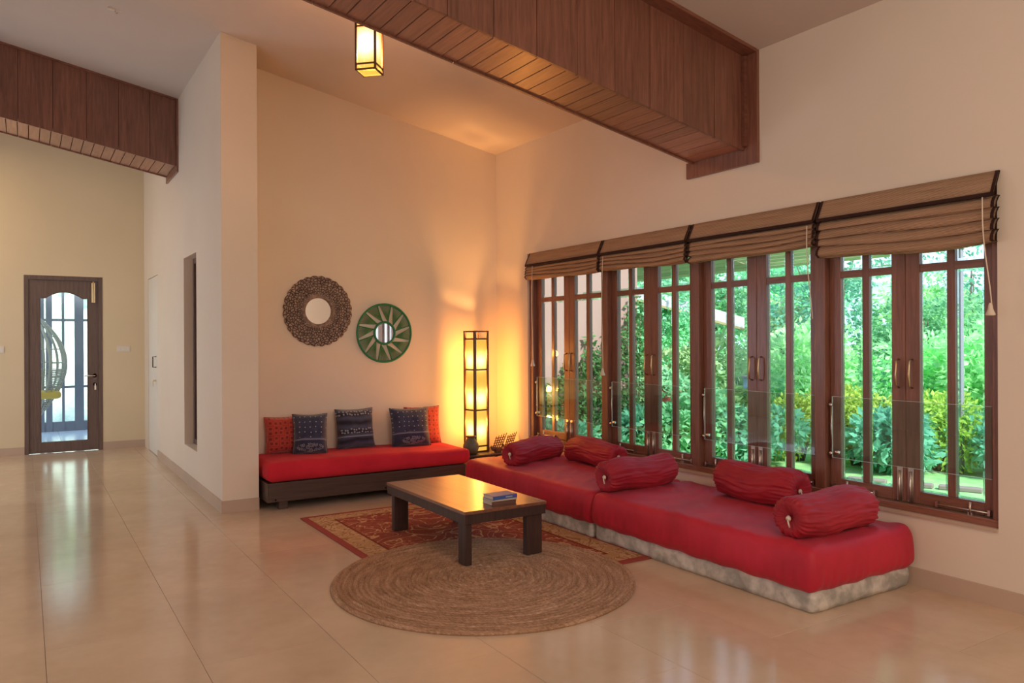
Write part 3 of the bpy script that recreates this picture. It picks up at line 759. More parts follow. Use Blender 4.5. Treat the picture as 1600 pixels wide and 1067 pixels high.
# ------------------------------------------------------------------ rugs
m = mat('red_carpet_pile', (.40, .07, .04), .95, spec=.1); g = N(m); tc_ = g.n('ShaderNodeTexCoord'); sp = g.n('ShaderNodeSeparateXYZ'); g.l(tc_.outputs['Object'], sp.inputs[0])
HX, HY = .735, 1.09
ax = g.math('SUBTRACT', HX, g.math('ABSOLUTE', sp.outputs[0])); ay = g.math('SUBTRACT', HY, g.math('ABSOLUTE', sp.outputs[1])); ed = g.math('MINIMUM', ax, ay)
mp = g.coord('Object', (1, 1, 1))
nz = g.noise(mp, 4.2, 1.5, .5, 2.2); line1 = g.math('LESS_THAN', g.math('ABSOLUTE', g.math('SUBTRACT', nz, .5)), .022)
nz2 = g.noise(mp, 8.5, 1, .5, 1.5); line2 = g.math('LESS_THAN', g.math('ABSOLUTE', g.math('SUBTRACT', nz2, .53)), .022)
field = g.mix(line1, (.30, .075, .052), (.60, .36, .19)); field = g.mix(g.math('MULTIPLY', line2, .7), field, (.42, .16, .09))
nz3 = g.noise(mp, 7, 1, .5, 2.5); bl = g.math('LESS_THAN', g.math('ABSOLUTE', g.math('SUBTRACT', nz3, .5)), .035)
bl2 = g.math('GREATER_THAN', nz3, .60)
bord = g.mix(bl, (.56, .36, .21), (.33, .17, .07)); bord = g.mix(g.math('MULTIPLY', bl2, .6), bord, (.42, .25, .10))
c = g.mix(g.math('LESS_THAN', ed, .195), field, bord)
c = g.mix(g.math('LESS_THAN', g.math('ABSOLUTE', g.math('SUBTRACT', ed, .200)), .008), c, (.20, .05, .03))
c = g.mix(g.math('LESS_THAN', ed, .045), c, (.32, .07, .055))
g.col(c); g.bump(g.noise(mp, 300, 2), .5, .004); M['carpet'] = m
t = thing('patterned_rug', 'red rectangular rug with gold scrollwork and cream border under the coffee table', 'rug', (1.70 + HX, 3.45 + HY, 0))
def drug(p, n_): return p + Vector((0, 0, .0015 * noise.noise(p * 4))) * max(0, n_.z)
rbox('pile', (-HX, HX, -HY, HY, .0, .011), .005, .045, M['carpet'], t, drug)
m = mat('braided_jute', (.45, .33, .22), .95, spec=.1); g = N(m); tc_ = g.n('ShaderNodeTexCoord'); sp = g.n('ShaderNodeSeparateXYZ'); g.l(tc_.outputs['Object'], sp.inputs[0])
rad = g.math('POWER', g.math('ADD', g.math('POWER', sp.outputs[0], 2), g.math('POWER', sp.outputs[1], 2)), .5)
rad = g.math('ADD', rad, g.math('MULTIPLY', g.noise(tc_.outputs['Object'], 2.2, 2), .09))
ang = g.math('ARCTAN2', sp.outputs[1], sp.outputs[0])
cb = g.n('ShaderNodeCombineXYZ'); g.l(g.math('MULTIPLY', rad, 24), cb.inputs[0]); g.l(g.math('MULTIPLY', ang, 2.0), cb.inputs[1])
n1 = g.noise(cb.outputs[0], 1.4, 4, .6); cb2 = g.n('ShaderNodeCombineXYZ'); g.l(g.math('MULTIPLY', rad, 90), cb2.inputs[0]); g.l(g.math('MULTIPLY', g.math('MULTIPLY', ang, rad), 36), cb2.inputs[1])
n2 = g.noise(cb2.outputs[0], 1.6, 3, .7)
f = g.math('ADD', g.math('MULTIPLY', n1, .45), g.math('MULTIPLY', n2, .55))
g.col(g.ramp(f, [(.30, (.13, .07, .04)), (.43, (.33, .195, .115)), (.55, (.49, .31, .195)), (.72, (.74, .57, .43))])); g.bump(n2, .9, .006); M['jute'] = m
t = thing('round_rug', 'round braided jute rug with uneven concentric rings, overlapping the red rug', 'rug', (2.115, 3.655, 0))
b = MB(); RR = .815; K = 29; prof = []
for k in range(K):
    r0, r1 = RR * (k) / K, RR * (k + 1) / K
    prof += [(max(r0, .0001), .0125), (r0 + (r1 - r0) * .25, .0185), (r0 + (r1 - r0) * .5, .0205), (r0 + (r1 - r0) * .75, .0185)]
prof += [(RR, .0125), (RR + .004, .007), (RR, .0), (.0001, 0)]
def frug(r, h, a):
    x, y = r * math.cos(a), r * math.sin(a)
    w_ = .006 * noise.noise(Vector((x * 3, y * 3, 0))); hh = h
    r2_ = r + .010 * noise.noise(Vector((x * 2.2, y * 2.2, 5))) * (1 - r / .83); r = r2_
    if h > .012: hh += .0030 * math.sin(a * max(6, round(r * 150)) + r * 40) * .5 + .0028 * noise.noise(Vector((x * 30, y * 30, 1)))
    return r * (1 + w_), hh
b.lathe(prof, 300, (0, 0, 0), 'Z', fn=frug); b.build('braided_coils', M['jute'], t)

# ------------------------------------------------------------------ coffee table and books
tx0, tx1, ty0, ty1 = 2.092, 2.645, 3.828, 4.932; zr = .0225
t = thing('coffee_table', 'low dark wooden coffee table with plank legs standing on both rugs', 'table', ((tx0 + tx1) / 2, (ty0 + ty1) / 2, 0)); ox, oy = t.location.x, t.location.y
MBx = lambda a, b_, c, d, e, f_: (a - ox, b_ - ox, c - oy, d - oy, e, f_)
box('table_top', MBx(tx0 - .004, tx1 + .004, ty0 - .004, ty1 + .004, .318, .337), M['tabletop'], t, bevel=.002)
for y in (ty0, ty1 - .022): box('apron', MBx(tx0, tx1, y, y + .022, .262, .318), M['tablewood'], t, bevel=.002)
for x in (tx0, tx1 - .022): box('apron', MBx(x, x + .022, ty0 + .022, ty1 - .022, .262, .318), M['tablewood'], t, bevel=.002)
lg = [(tx0 + .018, tx0 + .058, ty0 + .024, ty0 + .115), (tx1 - .122, tx1 - .012, ty0 + .022, ty0 + .065), (tx0 + .022, tx0 + .125, ty1 - .07, ty1 - .022), (tx1 - .062, tx1 - .022, ty1 - .12, ty1 - .024)]
for i, (a, b_, c, d) in enumerate(lg): box('leg', MBx(a, b_, c, d, zr if i < 2 else .012, .262 if False else .318), M['tablewood'], t, bevel=.003)
def book(x, y, z, l_, w_, h_, rz, cols, label, nm='book'):
    mc = mat('book_cover', cols[0], .45); mp_ = M.setdefault('paper', mat('paper_edge', (.66, .58, .44), .9))
    t = thing(nm, label, 'book', (x, y, z), R(rz), 'books stacked on the coffee table'); c = .0022
    b = MB(); b.box(0, l_, 0, w_, 0, c); b.box(0, l_, 0, w_, h_ - c, h_); b.box(0, l_, 0, c * 1.4, c, h_ - c)
    b.build('cover', mc, t, bevel=.0008)
    box('page_block', (.004, l_ - .004, c * 1.4, w_ - .004, c, h_ - c), mp_, t)
    if len(cols) > 1:
        b = MB(); b.box(l_ * .52, l_ * .80, -.0006, .0004, h_ * .35, h_ * .62); b.build('spine_print', mat('spine_print', cols[1], .5), t)
        b = MB(); b.box(l_ * .86, l_ * .96, -.0006, .0004, h_ * .15, h_ * .85); b.build('spine_emblem', mat('spine_emblem', cols[2], .5), t)
    return t
book(2.300, 3.878, .337, .168, .112, .024, 1, [(.16, .075, .055)], 'brown book at the bottom of the stack on the table')
book(2.293, 3.874, .361, .172, .114, .010, -2, [(.50, .45, .34)], 'thin cream book in the middle of the stack on the table')
book(2.302, 3.868, .371, .170, .115, .022, 2, [(.045, .11, .36), (.45, .42, .40), (.16, .07, .38)], 'blue book with violet emblem, topmost of the stack on the table')

# ------------------------------------------------------------------ wall mirrors
m = mat('carved_wood_frame', (.15, .095, .075), .75); g = N(m); v = g.coord()
sp = g.n('ShaderNodeSeparateXYZ'); g.l(v, sp.inputs[0])
rad = g.math('POWER', g.math('ADD', g.math('POWER', sp.outputs[0], 2), g.math('POWER', sp.outputs[2], 2)), .5)
cb = g.n('ShaderNodeCombineXYZ'); g.l(g.math('MULTIPLY', g.math('ARCTAN2', sp.outputs[2], sp.outputs[0]), 10), cb.inputs[0]); g.l(g.math('MULTIPLY', rad, 42), cb.inputs[1])
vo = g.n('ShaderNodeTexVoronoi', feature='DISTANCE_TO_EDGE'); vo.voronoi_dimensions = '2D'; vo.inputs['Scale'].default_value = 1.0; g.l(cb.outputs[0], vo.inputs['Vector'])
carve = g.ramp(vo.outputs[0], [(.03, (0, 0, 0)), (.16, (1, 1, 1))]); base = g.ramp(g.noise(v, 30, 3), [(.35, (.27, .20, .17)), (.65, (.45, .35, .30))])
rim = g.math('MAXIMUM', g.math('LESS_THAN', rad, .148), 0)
g.col(g.mix(g.math('MAXIMUM', carve, rim), (.055, .034, .028), base)); g.bump(carve, .9, .008); M['carved'] = m  # groove shade is put into the colour to strengthen the carved relief
cx, cz, R1 = 2.158, 1.568, .303
t = thing('carved_mirror', 'round mirror in a wide carved brown wood frame on the back wall', 'mirror', (cx, YB, cz))
b = MB(); rings = 22; ra = .118
def fcarve(r, h, a):
    q = (r - ra) / (R1 - ra)
    if h <= .001 or q < .02: return (r * (1 + (.03 * abs(math.sin(a * 14)) - .012 if q > .9 else 0)), h)
    lobes = 28; ph_ = a * lobes / 2
    # pierced and carved petals in three rows
    z = h
    if .16 < q < .98:
        row = math.sin(ph_ + (0 if q < .45 else math.pi / 2) + 3.5 * q); rr = math.sin(q * math.pi * 5.2)
        z += .011 * abs(row) * (.5 + .5 * rr) - .006 + .006 * math.sin(a * 37 + q * 21) * math.cos(q * 30 + a * 9)
    k = 1 + (.030 * abs(math.sin(a * 14)) - .012) * smooth01(.8, 1, q)
    return r * k, z
prof = [(ra - .006, .012), (ra - .003, .024), (ra + .006, .030), (ra + .018, .030), (ra + .024, .022)]
prof += [(ra + .024 + (R1 - ra - .030) * i / rings, .024 - .004 * (i / rings)) for i in range(1, rings + 1)]
prof += [(R1, .012), (R1 - .004, .001)]
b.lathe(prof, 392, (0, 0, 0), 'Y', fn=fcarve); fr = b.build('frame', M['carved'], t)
b = MB(); b.lathe([(.0001, .014), (ra, .014), (ra, .002), (.0001, .002)], 64, (0, 0, 0), 'Y', smooth=False); b.build('mirror_glass', M['mirror'], t)
M['greenpaint'] = mat('green_painted_cane', (.012, .20, .085), .55)
M['greencord'] = mat('green_cord', (.085, .24, .10), .8)
cx, cz, R2, R2i = 2.776, 1.378, .262, .098
t = thing('green_mirror', 'small round mirror in a wide green ring strung with cord fans', 'mirror', (cx, YB, cz))
cir = lambda r, y, n=64: [(r * math.cos(2 * math.pi * k / n), y, r * math.sin(2 * math.pi * k / n)) for k in range(n)]
MB().tube(cir(R2, -.012), .0095, 8, closed=True).build('outer_ring', M['greenpaint'], t)
MB().tube(cir(R2i, -.014), .0105, 8, closed=True).build('inner_ring', M['greenpaint'], t)
b = MB(); b.lathe([(.0001, .012), (R2i, .012), (R2i, .003), (.0001, .003)], 56, (0, 0, 0), 'Y', smooth=False); b.build('mirror_glass', M['mirror'], t)
n = 12; b = MB()
for k in range(n):
    a = 2 * math.pi * (k + .35) / n
    P = lambda r, q, y=-.012: (r * math.cos(q), y, r * math.sin(q))
    MB().tube([P(R2i, a), P(R2, a + .10)], .0052, 6).build('spoke', M['greenpaint'], t)
    for j in range(11):
        f = j / 10
        b.tube([P(R2i + .012 + .05 * f * .4, a + .02 + .18 * f, -.012), P(R2, a + .11 + f * .42, -.012)], .0023, 4)
b.build('cord_fan', M['greencord'], t, kind='stuff')

# ------------------------------------------------------------------ lamps
def shade_mat(name, base, hot, spots, sig, base_e, hot_e, transp=.45):
    m = bpy.data.materials.new(name); m.use_nodes = True; g = N(m); tt = m.node_tree; tt.nodes.clear()
    o = g.n('ShaderNodeOutputMaterial'); tc_ = g.n('ShaderNodeTexCoord')
    tot = None
    for p in spots:
        d = g.n('ShaderNodeVectorMath', operation='DISTANCE'); g.l(tc_.outputs['Object'], d.inputs[0]); d.inputs[1].default_value = p
        e = g.math('POWER', 2.718, g.math('MULTIPLY', g.math('POWER', d.outputs['Value'], 2), -1 / sig ** 2))
        tot = e if tot is None else g.math('ADD', tot, e)
    col = g.mix(g.math('MINIMUM', g.math('MULTIPLY', tot, 1.6), 1.0), base, hot)
    em = g.n('ShaderNodeEmission'); g.l(col, em.inputs[0]); g.l(g.math('ADD', g.math('MULTIPLY', tot, hot_e), base_e), em.inputs[1])
    tr = g.n('ShaderNodeBsdfTransparent'); tr.inputs[0].default_value = (1, .86, .62, 1); mx = g.n('ShaderNodeMixShader'); mx.inputs[0].default_value = transp
    g.l(em.outputs[0], mx.inputs[1]); g.l(tr.outputs[0], mx.inputs[2]); g.l(mx.outputs[0], o.inputs[0]); return m
M['bulb'] = bpy.data.materials.new('glowing_bulb'); M['bulb'].use_nodes = True
tt = M['bulb'].node_tree; tt.nodes.clear(); o_ = tt.nodes.new('ShaderNodeOutputMaterial'); e_ = tt.nodes.new('ShaderNodeEmission'); e_.inputs[0].default_value = (1, .80, .45, 1); e_.inputs[1].default_value = 9; tt.links.new(e_.outputs[0], o_.inputs[0])
# low stand in the corner
t = thing('corner_stool', 'low dark stand with curved legs in the corner beneath the floor lamp', 'stool', (3.665, 6.33, 0))
rbox('top', (-.285, .285, -.215, .215, .236, .262), .010, .03, M['tablewood'], t)
for (sx_, sy_) in ((-1, -1), (1, -1), (-1, 1), (1, 1)):
    b = MB(); pts = []; rs = []
    for i in range(9):
        s = i / 8; pts.append((sx_ * (.19 + .05 * math.sin(s * math.pi) + .02 * s), sy_ * (.13 + .03 * math.sin(s * math.pi)), .238 * (1 - s))); rs.append(.024 - .012 * math.sin(s * math.pi) - .002 * s)
    b.tube(pts, rs, 10); b.build('leg', M['lampwood'], t)
# floor lamp
LX, LY, LZ0, LZ1, LW = 3.600, 6.350, .263, 1.398, .150
t = thing('floor_lamp', 'tall square lantern lamp in a dark wood frame glowing in the corner', 'lamp', (LX, LY, LZ0), R(8.6))
h = LW / 2; H_ = LZ1 - LZ0; p_ = .0108
for sx_ in (-1, 1):
    for sy_ in (-1, 1): box('post', (sx_ * h - p_, sx_ * h + p_, sy_ * h - p_, sy_ * h + p_, 0, H_), M['lampwood'], t, bevel=.0015)
for z in (.006, .055, .392, .770, 1.058, H_ - .008):
    b = MB()
    for s_ in (-1, 1):
        b.box(-h + p_, h - p_, s_ * h - .006, s_ * h + .006, z - .007, z + .007); b.box(s_ * h - .006, s_ * h + .006, -h + p_, h - p_, z - .007, z + .007)
    b.build('cross_rail', M['lampwood'], t)
box('base_board', (-h, h, -h, h, .0, .010), M['lampwood'], t)
spots = [(.0, 0, .205), (.0, 0, .500), (.0, 0, .855)]
M['shade'] = shade_mat('lamp_paper', (1, .60, .10), (1, .80, .36), spots, .074, .84, 6.5, .32)
for (s_, ax_) in ((-1, 0), (1, 0), (-1, 1), (1, 1)):
    q = h - .004; b = MB()
    if ax_: b.box(-q, q, s_ * q - .0006, s_ * q + .0006, .012, 1.058)
    else: b.box(s_ * q - .0006, s_ * q + .0006, -q, q, .012, 1.058)
    b.build('shade_panel', M['shade'], t)
for i, p in enumerate(spots):
    b = MB(); b.lathe([(.0001, -.028), (.014, -.024), (.022, -.010), (.023, .004), (.016, .018), (.011, .03)], 16, p); b.build('bulb', M['bulb'], t)
    b = MB(); b.tube([(p[0], p[1], p[2] - .045), (p[0], p[1], p[2] - .026)], .012, 10); b.build('bulb_holder', M['brass'], t)
    light('lamp_bulb_light', 'POINT', (p[0], p[1], p[2] + .055), 74, (1, .45, .13), radius=.03, parent=t)
# pendant lantern
PX, PY, PZ, PW, PH = 1.845, 4.600, 2.995, .125, .34
t = thing('pendant_lantern', 'square yellow paper lantern in a wood frame hanging behind the big ceiling beam', 'lantern', (PX, PY, PZ), R(-43.6))
h = PW / 2; p_ = .006
for sx_ in (-1, 1):
    for sy_ in (-1, 1): box('post', (sx_ * h - p_, sx_ * h + p_, sy_ * h - p_, sy_ * h + p_, 0, PH), M['lampwood'], t)
for z in (.006, .040, .275, PH - .006):
    b = MB()
    for s_ in (-1, 1):
        b.box(-h + p_, h - p_, s_ * h - .004, s_ * h + .004, z - .005, z + .005); b.box(s_ * h - .004, s_ * h + .004, -h + p_, h - p_, z - .005, z + .005)
    b.build('cross_rail', M['lampwood'], t)
M['shade2'] = shade_mat('lantern_paper', (1, .58, .08), (1, .88, .62), [(0, -.03, .17)], .085, 1.0, 1.6, .35)
for (s_, ax_) in ((-1, 0), (1, 0), (-1, 1), (1, 1)):
    q = h - .003; b = MB()
    if ax_: b.box(-q, q, s_ * q - .0005, s_ * q + .0005, .003, PH)
    else: b.box(s_ * q - .0005, s_ * q + .0005, -q, q, .003, PH)
    b.build('shade_panel', M['shade2'], t)
box('shade_base', (-h + .004, h - .004, -h + .004, h - .004, .001, .002), M['shade2'], t)
b = MB(); b.lathe([(.0001, -.028), (.014, -.024), (.022, -.010), (.023, .004), (.016, .018), (.011, .03)], 16, (0, 0, .18)); b.build('bulb', M['bulb'], t)
b = MB(); b.tube([(0, 0, .21), (0, 0, zc(PX) - PZ)], .006, 8); b.box(-h, h, -.004, .004, PH - .012, PH - .004); b.lathe([(.0001, -.03), (.04, -.03), (.045, .0), (.0001, .01)], 20, (0, 0, zc(PX) - PZ)); b.build('stem', M['iron'], t)
light('lantern_light', 'POINT', (0, 0, .13), 115, (1, .50, .28), radius=.03, parent=t)

# pot and two carved ornaments on the stand
m = mat('glazed_green_grey_clay', (.13, .145, .095), .5); g = N(m); v = g.coord(); g.col(g.ramp(g.noise(v, 12, 3), [(.35, (.09, .10, .065)), (.65, (.19, .20, .13))])); M['clay'] = m
t = thing('clay_pot', 'grey green clay pot with a narrow neck standing left of the floor lamp', 'pot', (3.475, 6.235, .263))
b = MB(); b.lathe([(.0001, .0), (.045, .0), (.062, .02), (.073, .055), (.070, .085), (.052, .118), (.038, .135), (.036, .146), (.045, .158), (.045, .164), (.036, .164), (.030, .145), (.045, .11), (.0001, .08)], 36); b.build('body', M['clay'], t)
b = MB(); b.lathe([(.034, .150), (.048, .153), (.049, .162), (.043, .167), (.035, .165)], 36); b.build('rim', M['lampwood'], t)
def ornament(x, y, rz, fw, label):
    t = thing('carved_ornament', label, 'ornament', (x, y, .263), R(rz), 'pair of carved wooden ornaments beside the lamp')
    b = MB(); pts = [(-.055, 0, .038), (-.04, 0, .020), (0, 0, .012), (.04, 0, .018), (.062, 0, .030)]; b.tube(pts, [.006, .012, .014, .012, .005], 10)
    b.build('body', M['lampwood'], t)
    box('foot', (-.02, .02, -.014, .014, 0, .012), M['lampwood'], t)
    lean = .35; b = MB()
    for i in range(5):
        x0 = -.036 + i * .0165 * fw; b.tube([(x0, 0, .024), (x0 + .085 * lean + .004 * i, 0, .088 + .004 * i)], .0030, 6)
    for j in range(4):
        z0 = .036 + j * .0135; xx = (z0 - .024) * lean * 1.3; b.tube([(-.042 + xx, 0, z0), (.036 * fw + xx, 0, z0 + .006)], .0026, 6)
    b.build('lattice_fin', M['lampwood'], t); t.scale = (1.35, 1.35, 1.65)
    return t
ornament(3.735, 6.19, 0, 1, 'small carved wooden ornament with lattice fin, next to the lamp')
ornament(3.875, 6.21, 4, .85, 'small carved wooden ornament with lattice fin, by the bolster, farther from the lamp')

# ------------------------------------------------------------------ outside: veranda beyond the hall door
GZ = -.16
def leafmat(name, a, b_, tr=.45, scale=1.6):
    m = bpy.data.materials.new(name); m.use_nodes = True; g = N(m); pb = g.b
    v = g.coord('Object'); n_ = g.noise(v, scale, 4, .7); n2_ = g.noise(v, scale * 9, 2)
    oi_ = g.n('ShaderNodeObjectInfo')
    f = g.math('ADD', g.math('MULTIPLY', n_, .6), g.math('MULTIPLY', n2_, .4))
    c = g.ramp(f, [(.36, a), (.60, b_)]); hs_ = g.n('ShaderNodeHueSaturation'); g.l(c, hs_.inputs['Color'])
    g.l(g.math('ADD', g.math('MULTIPLY', oi_.outputs['Random'], .5), .75), hs_.inputs['Value']); g.l(g.math('ADD', g.math('MULTIPLY', oi_.outputs['Random'], .04), .48), hs_.inputs['Hue'])
    g.col(hs_.outputs[0]); pb.inputs['Roughness'].default_value = .55; pb.inputs['Specular IOR Level'].default_value = .3
    tl_ = g.n('ShaderNodeBsdfTranslucent'); g.l(hs_.outputs[0], tl_.inputs[0]); mx = g.n('ShaderNodeMixShader'); mx.inputs[0].default_value = tr
    out = m.node_tree.nodes['Material Output']; g.l(pb.outputs[0], mx.inputs[1]); g.l(tl_.outputs[0], mx.inputs[2]); g.l(mx.outputs[0], out.inputs[0]); return m
M['leaf1'] = leafmat('tree_leaves', (.14, .45, .24), (.42, .84, .48))  # greens kept pale: garden haze is put into the leaf colour
M['leaf2'] = leafmat('light_tree_leaves', (.26, .60, .26), (.62, .95, .50))
M['leaf3'] = leafmat('dark_leaves', (.08, .32, .22), (.26, .62, .42))
M['leaf4'] = leafmat('yellow_green_leaves', (.30, .55, .08), (.80, .92, .22))
M['leaf5'] = leafmat('creeper_leaves', (.05, .16, .06), (.16, .34, .12))
M['bark'] = wood('tree_bark', (.10, .065, .05), (.24, .17, .14), 'Z', .9, freq=4, bump=.5)
m = mat('lawn_grass', (.20, .55, .14), .9); g = N(m); v = g.coord(); g.col(g.ramp(g.noise(v, 3, 6, .7), [(.35, (.16, .40, .15)), (.65, (.36, .62, .27))])); M['lawn'] = m
M['kerb'] = paint('kerb_stone', (.26, .23, .21), .15)
box('lawn', (-30, 60, -25, 70, GZ - .2, GZ), M['lawn'], kind='structure')
M['vfloor'] = mat('veranda_stone', (.80, .85, .93), .22)
vf = box('veranda_floor', (-2.6, 1.6, YH + .16, 13.4, GZ, -.015), M['grout'], kind='structure')
for i in range(7):
    for j in range(5): box('tile', (-2.6 + i * .6 + .002, -2.6 + (i + 1) * .6 - .002, YH + .165 + j * .54, YH + .165 + (j + 1) * .54 - .004, -.015, .0), M['vfloor'], vf)
v3 = empty('window_3'); v3['kind'] = 'structure'
M['darkpost'] = mat('grey_painted_wood', (.22, .225, .28), .5)
for (x0, x1) in ((-2.5, -2.4), (-1.7, -1.6), (-.9, -.8), (-.45, -.35), (.175, .235), (.255, .335), (.458, .492), (.622, .74), (.95, .985), (1.15, 1.3), (1.5, 1.6)): box('post', (x0, x1, 13.2, 13.28, 0, 2.7), M['darkpost'], v3)
for (z0, z1) in ((0, .14), (.635, .668), (1.625, 1.66), (2.6, 2.7)): box('rail', (-2.5, 1.6, 13.21, 13.27, z0, z1), M['darkpost'], v3)
# hanging egg chair
M['wicker'] = mat('pale_grey_wicker', (.50, .47, .43), .7)
t = thing('hanging_egg_chair', 'pale wicker egg chair hanging on the veranda beyond the glazed door', 'hanging chair', (.07, 12.0, .27))
def egg(th, s):      # s 0 bottom .. 1 top
    r = .47 * (math.sin(math.pi * s ** 1.25 * .98 + .02)) ** .7 * (1 - .25 * s); return Vector((r * math.sin(th), r * .85 * math.cos(th), 1.40 * s))
for k in range(22):
    th = R(-150 + 300 * k / 21) ; b = MB(); b.tube([egg(th, i / 16) for i in range(17)], .009 if k % 3 else .015, 6); b.build('rib', M['wicker'], t)
for s in (.1, .2, .3, .42, .55, .68, .8, .9):
    b = MB(); b.tube([egg(R(-150 + 300 * k / 24), s) for k in range(25)], .007, 6); b.build('hoop', M['wicker'], t)
b = MB()
for s in [i / 60 for i in range(3, 30)]: b.tube([egg(R(-150 + 300 * k / 24), s) for k in range(25)], .006, 5)
b.build('woven_band', M['wicker'], t, kind='stuff')
rbox('seat_cushion', (-.30, .33, -.26, .28, .30, .40), .045, .04, mat('yellow_cotton', (.75, .50, .12), .8), t)
b = MB(); b.tube([(0, 0, 1.38), (0, 0, 2.45)], .008, 6); b.build('rope', M['cord'], t)
box('veranda_beam', (-2.5, 1.6, 11.95, 12.06, 2.70, 2.84), M['darkpost'], kind='structure')
b = MB(); b.box(-2.5, -2.4, 11.96, 12.05, 0, 2.7); b.box(1.5, 1.6, 11.96, 12.05, 0, 2.7); b.build('veranda_post', M['darkpost'], kind='structure')

# grassy bank behind the veranda
b = MB()
def bank(u, v): x_ = -16 + 19.5 * u; return Vector((x_, 15 + 8 * v, GZ + .05 + 5.2 * v + .25 * noise.noise(Vector((x_ * .6, v * 4, 2)))))
b.grid(50, 24, bank); m = mat('pale_grass_bank', (.55, .72, .50), .9); g = N(m); g.col(g.ramp(g.noise(g.coord(), 2.2, 6, .75), [(.38, (.46, .62, .48)), (.62, (.80, .88, .76))])); b.build('grass_bank', m, kind='structure')

# ------------------------------------------------------------------ neighbouring wing of the house
wg = thing('house_wing', 'pink rendered wing of the house with a low sloping plank roof beyond the window', 'building', (5.4, 9.0, GZ))
def WB(x0, x1, y0, y1, z0, z1): return (x0 - 5.4, x1 - 5.4, y0 - 9.0, y1 - 9.0, z0 - GZ, z1 - GZ)
b = MB(); b.box(*WB(4.13, 6.62, 7.5, 11.8, GZ, 3.35)); b.build('wall', M['outwall'], wg)
M['soffit'] = wood('pale_soffit_boards', (.62, .50, .42), (.82, .68, .58), 'Y', .6, freq=3); M['fascia'] = mat('ochre_fascia', (.30, .26, .13), .6); M['soffit2'] = wood('grey_soffit_boards', (.40, .37, .46), (.54, .50, .60), 'Y', .6, freq=3)
M['soffit3'] = wood('pink_soffit_boards', (.46, .37, .31), (.58, .48, .41), 'Y', .7, freq=3)
def zr_(x): return 3.899 - SL * x - .02
def roof(x0, x1, y0, y1, step, mt):
    b = MB(); b.prism([(x0 - 5.4, zr_(x0) + .02 - GZ), (x1 - 5.4, zr_(x1) + .02 - GZ), (x1 - 5.4, zr_(x1) + .14 - GZ), (x0 - 5.4, zr_(x0) + .14 - GZ)], 'Y', y0 - 9, y1 - 9); b.build('roof', M['fascia'], wg)
    x = x0
    while x < x1 - .02:
        xe = min(x + step - .012, x1); b = MB(); b.prism([(x - 5.4, zr_(x) - GZ), (xe - 5.4, zr_(xe) - GZ), (xe - 5.4, zr_(xe) + .02 - GZ), (x - 5.4, zr_(x) + .02 - GZ)], 'Y', y0 - 9 + .01, y1 - 9 - .01); b.build('plank', mt, wg); x += step
roof(4.15, 8.6, 7.2, 10.7, .16, M['soffit3'])
roof(8.6, 12.2, 10.7, 13.5, .16, M['soffit2'])
for (d0, d1, nm, mt_) in ((-.10, -.055, 'fascia_edge', 'fascia'), (-.055, .16, 'fascia', 'soffit2')):
    b = MB(); b.prism([(8.6 - 5.4, zr_(8.6) + d0 - GZ), (12.25 - 5.4, zr_(12.25) + d0 - GZ), (12.25 - 5.4, zr_(12.25) + d1 - GZ), (8.6 - 5.4, zr_(8.6) + d1 - GZ)], 'Y', 10.66 - 9, 10.70 - 9); b.build(nm, M[mt_], wg)
box('post', WB(11.9, 12.05, 13.2, 13.35, GZ, zr_(12)), M['fascia'], wg)
# slatted canopy that runs on from the wing's roof edge
cn = thing('slatted_canopy', 'narrow slatted canopy on thin posts running out from the wing roof edge', 'canopy', (8.1, 5.8, GZ))
x = 7.55
while x < 8.6:
    z = zr_(x) - GZ; b = MB(); b.prism([(x - 8.1, z), (x - 8.1 + .115, z - SL * .115), (x - 8.1 + .115, z - SL * .115 + .022), (x - 8.1, z + .022)], 'Y', -1.35, 1.39); b.build('slat', M['soffit'], cn); x += .135
for y in (-1.30, .05, 1.33): box('rafter', (-.56, .5, y - .02, y + .02, zr_(8.1) - GZ + .10, zr_(8.1) - GZ + .17), M['soffit2'], cn)
for y in (-1.30, 1.33): box('post', (.44, .50, y - .03, y + .03, 0, zr_(8.56) - GZ), M['darkpost'], cn)

# ------------------------------------------------------------------ garden
def leaves(name, n, place, size, mt, seed, parent=None, droop=.3):
    rg = random.Random(seed); V, F = [], []
    for i in range(n):
        p, out = place(rg); s = size * rg.uniform(.6, 1.35)
        d = Vector((rg.gauss(0, 1), rg.gauss(0, 1), rg.gauss(0, .6) - droop)) + out * 1.2; d.normalize()
        u = d.cross(Vector((rg.gauss(0, 1), rg.gauss(0, 1), rg.gauss(0, 1)))).normalized(); n_ = u.cross(d)
        k = len(V); V += [p, p + d * s * .5 + u * s * .26 + n_ * s * .06, p + d * s, p + d * s * .5 - u * s * .26 + n_ * s * .06]; F += [(k, k + 1, k + 2), (k, k + 2, k + 3)]
    me = bpy.data.meshes.new(name); me.from_pydata(V, [], F); me.materials.append(mt); o = bpy.data.objects.new(name, me); COL.objects.link(o)
    if parent: o.parent = parent
    return o
def blob(cs):
    def place(rg):
        c, r = rg.choice(cs); th, ph_ = rg.uniform(0, 2 * math.pi), math.acos(rg.uniform(-1, 1)); k = rg.uniform(.55, 1) ** .6
        o_ = Vector((math.sin(ph_) * math.cos(th), math.sin(ph_) * math.sin(th), math.cos(ph_))); return Vector(c) + Vector((o_.x * r[0], o_.y * r[1], o_.z * r[2])) * k, o_
    return place
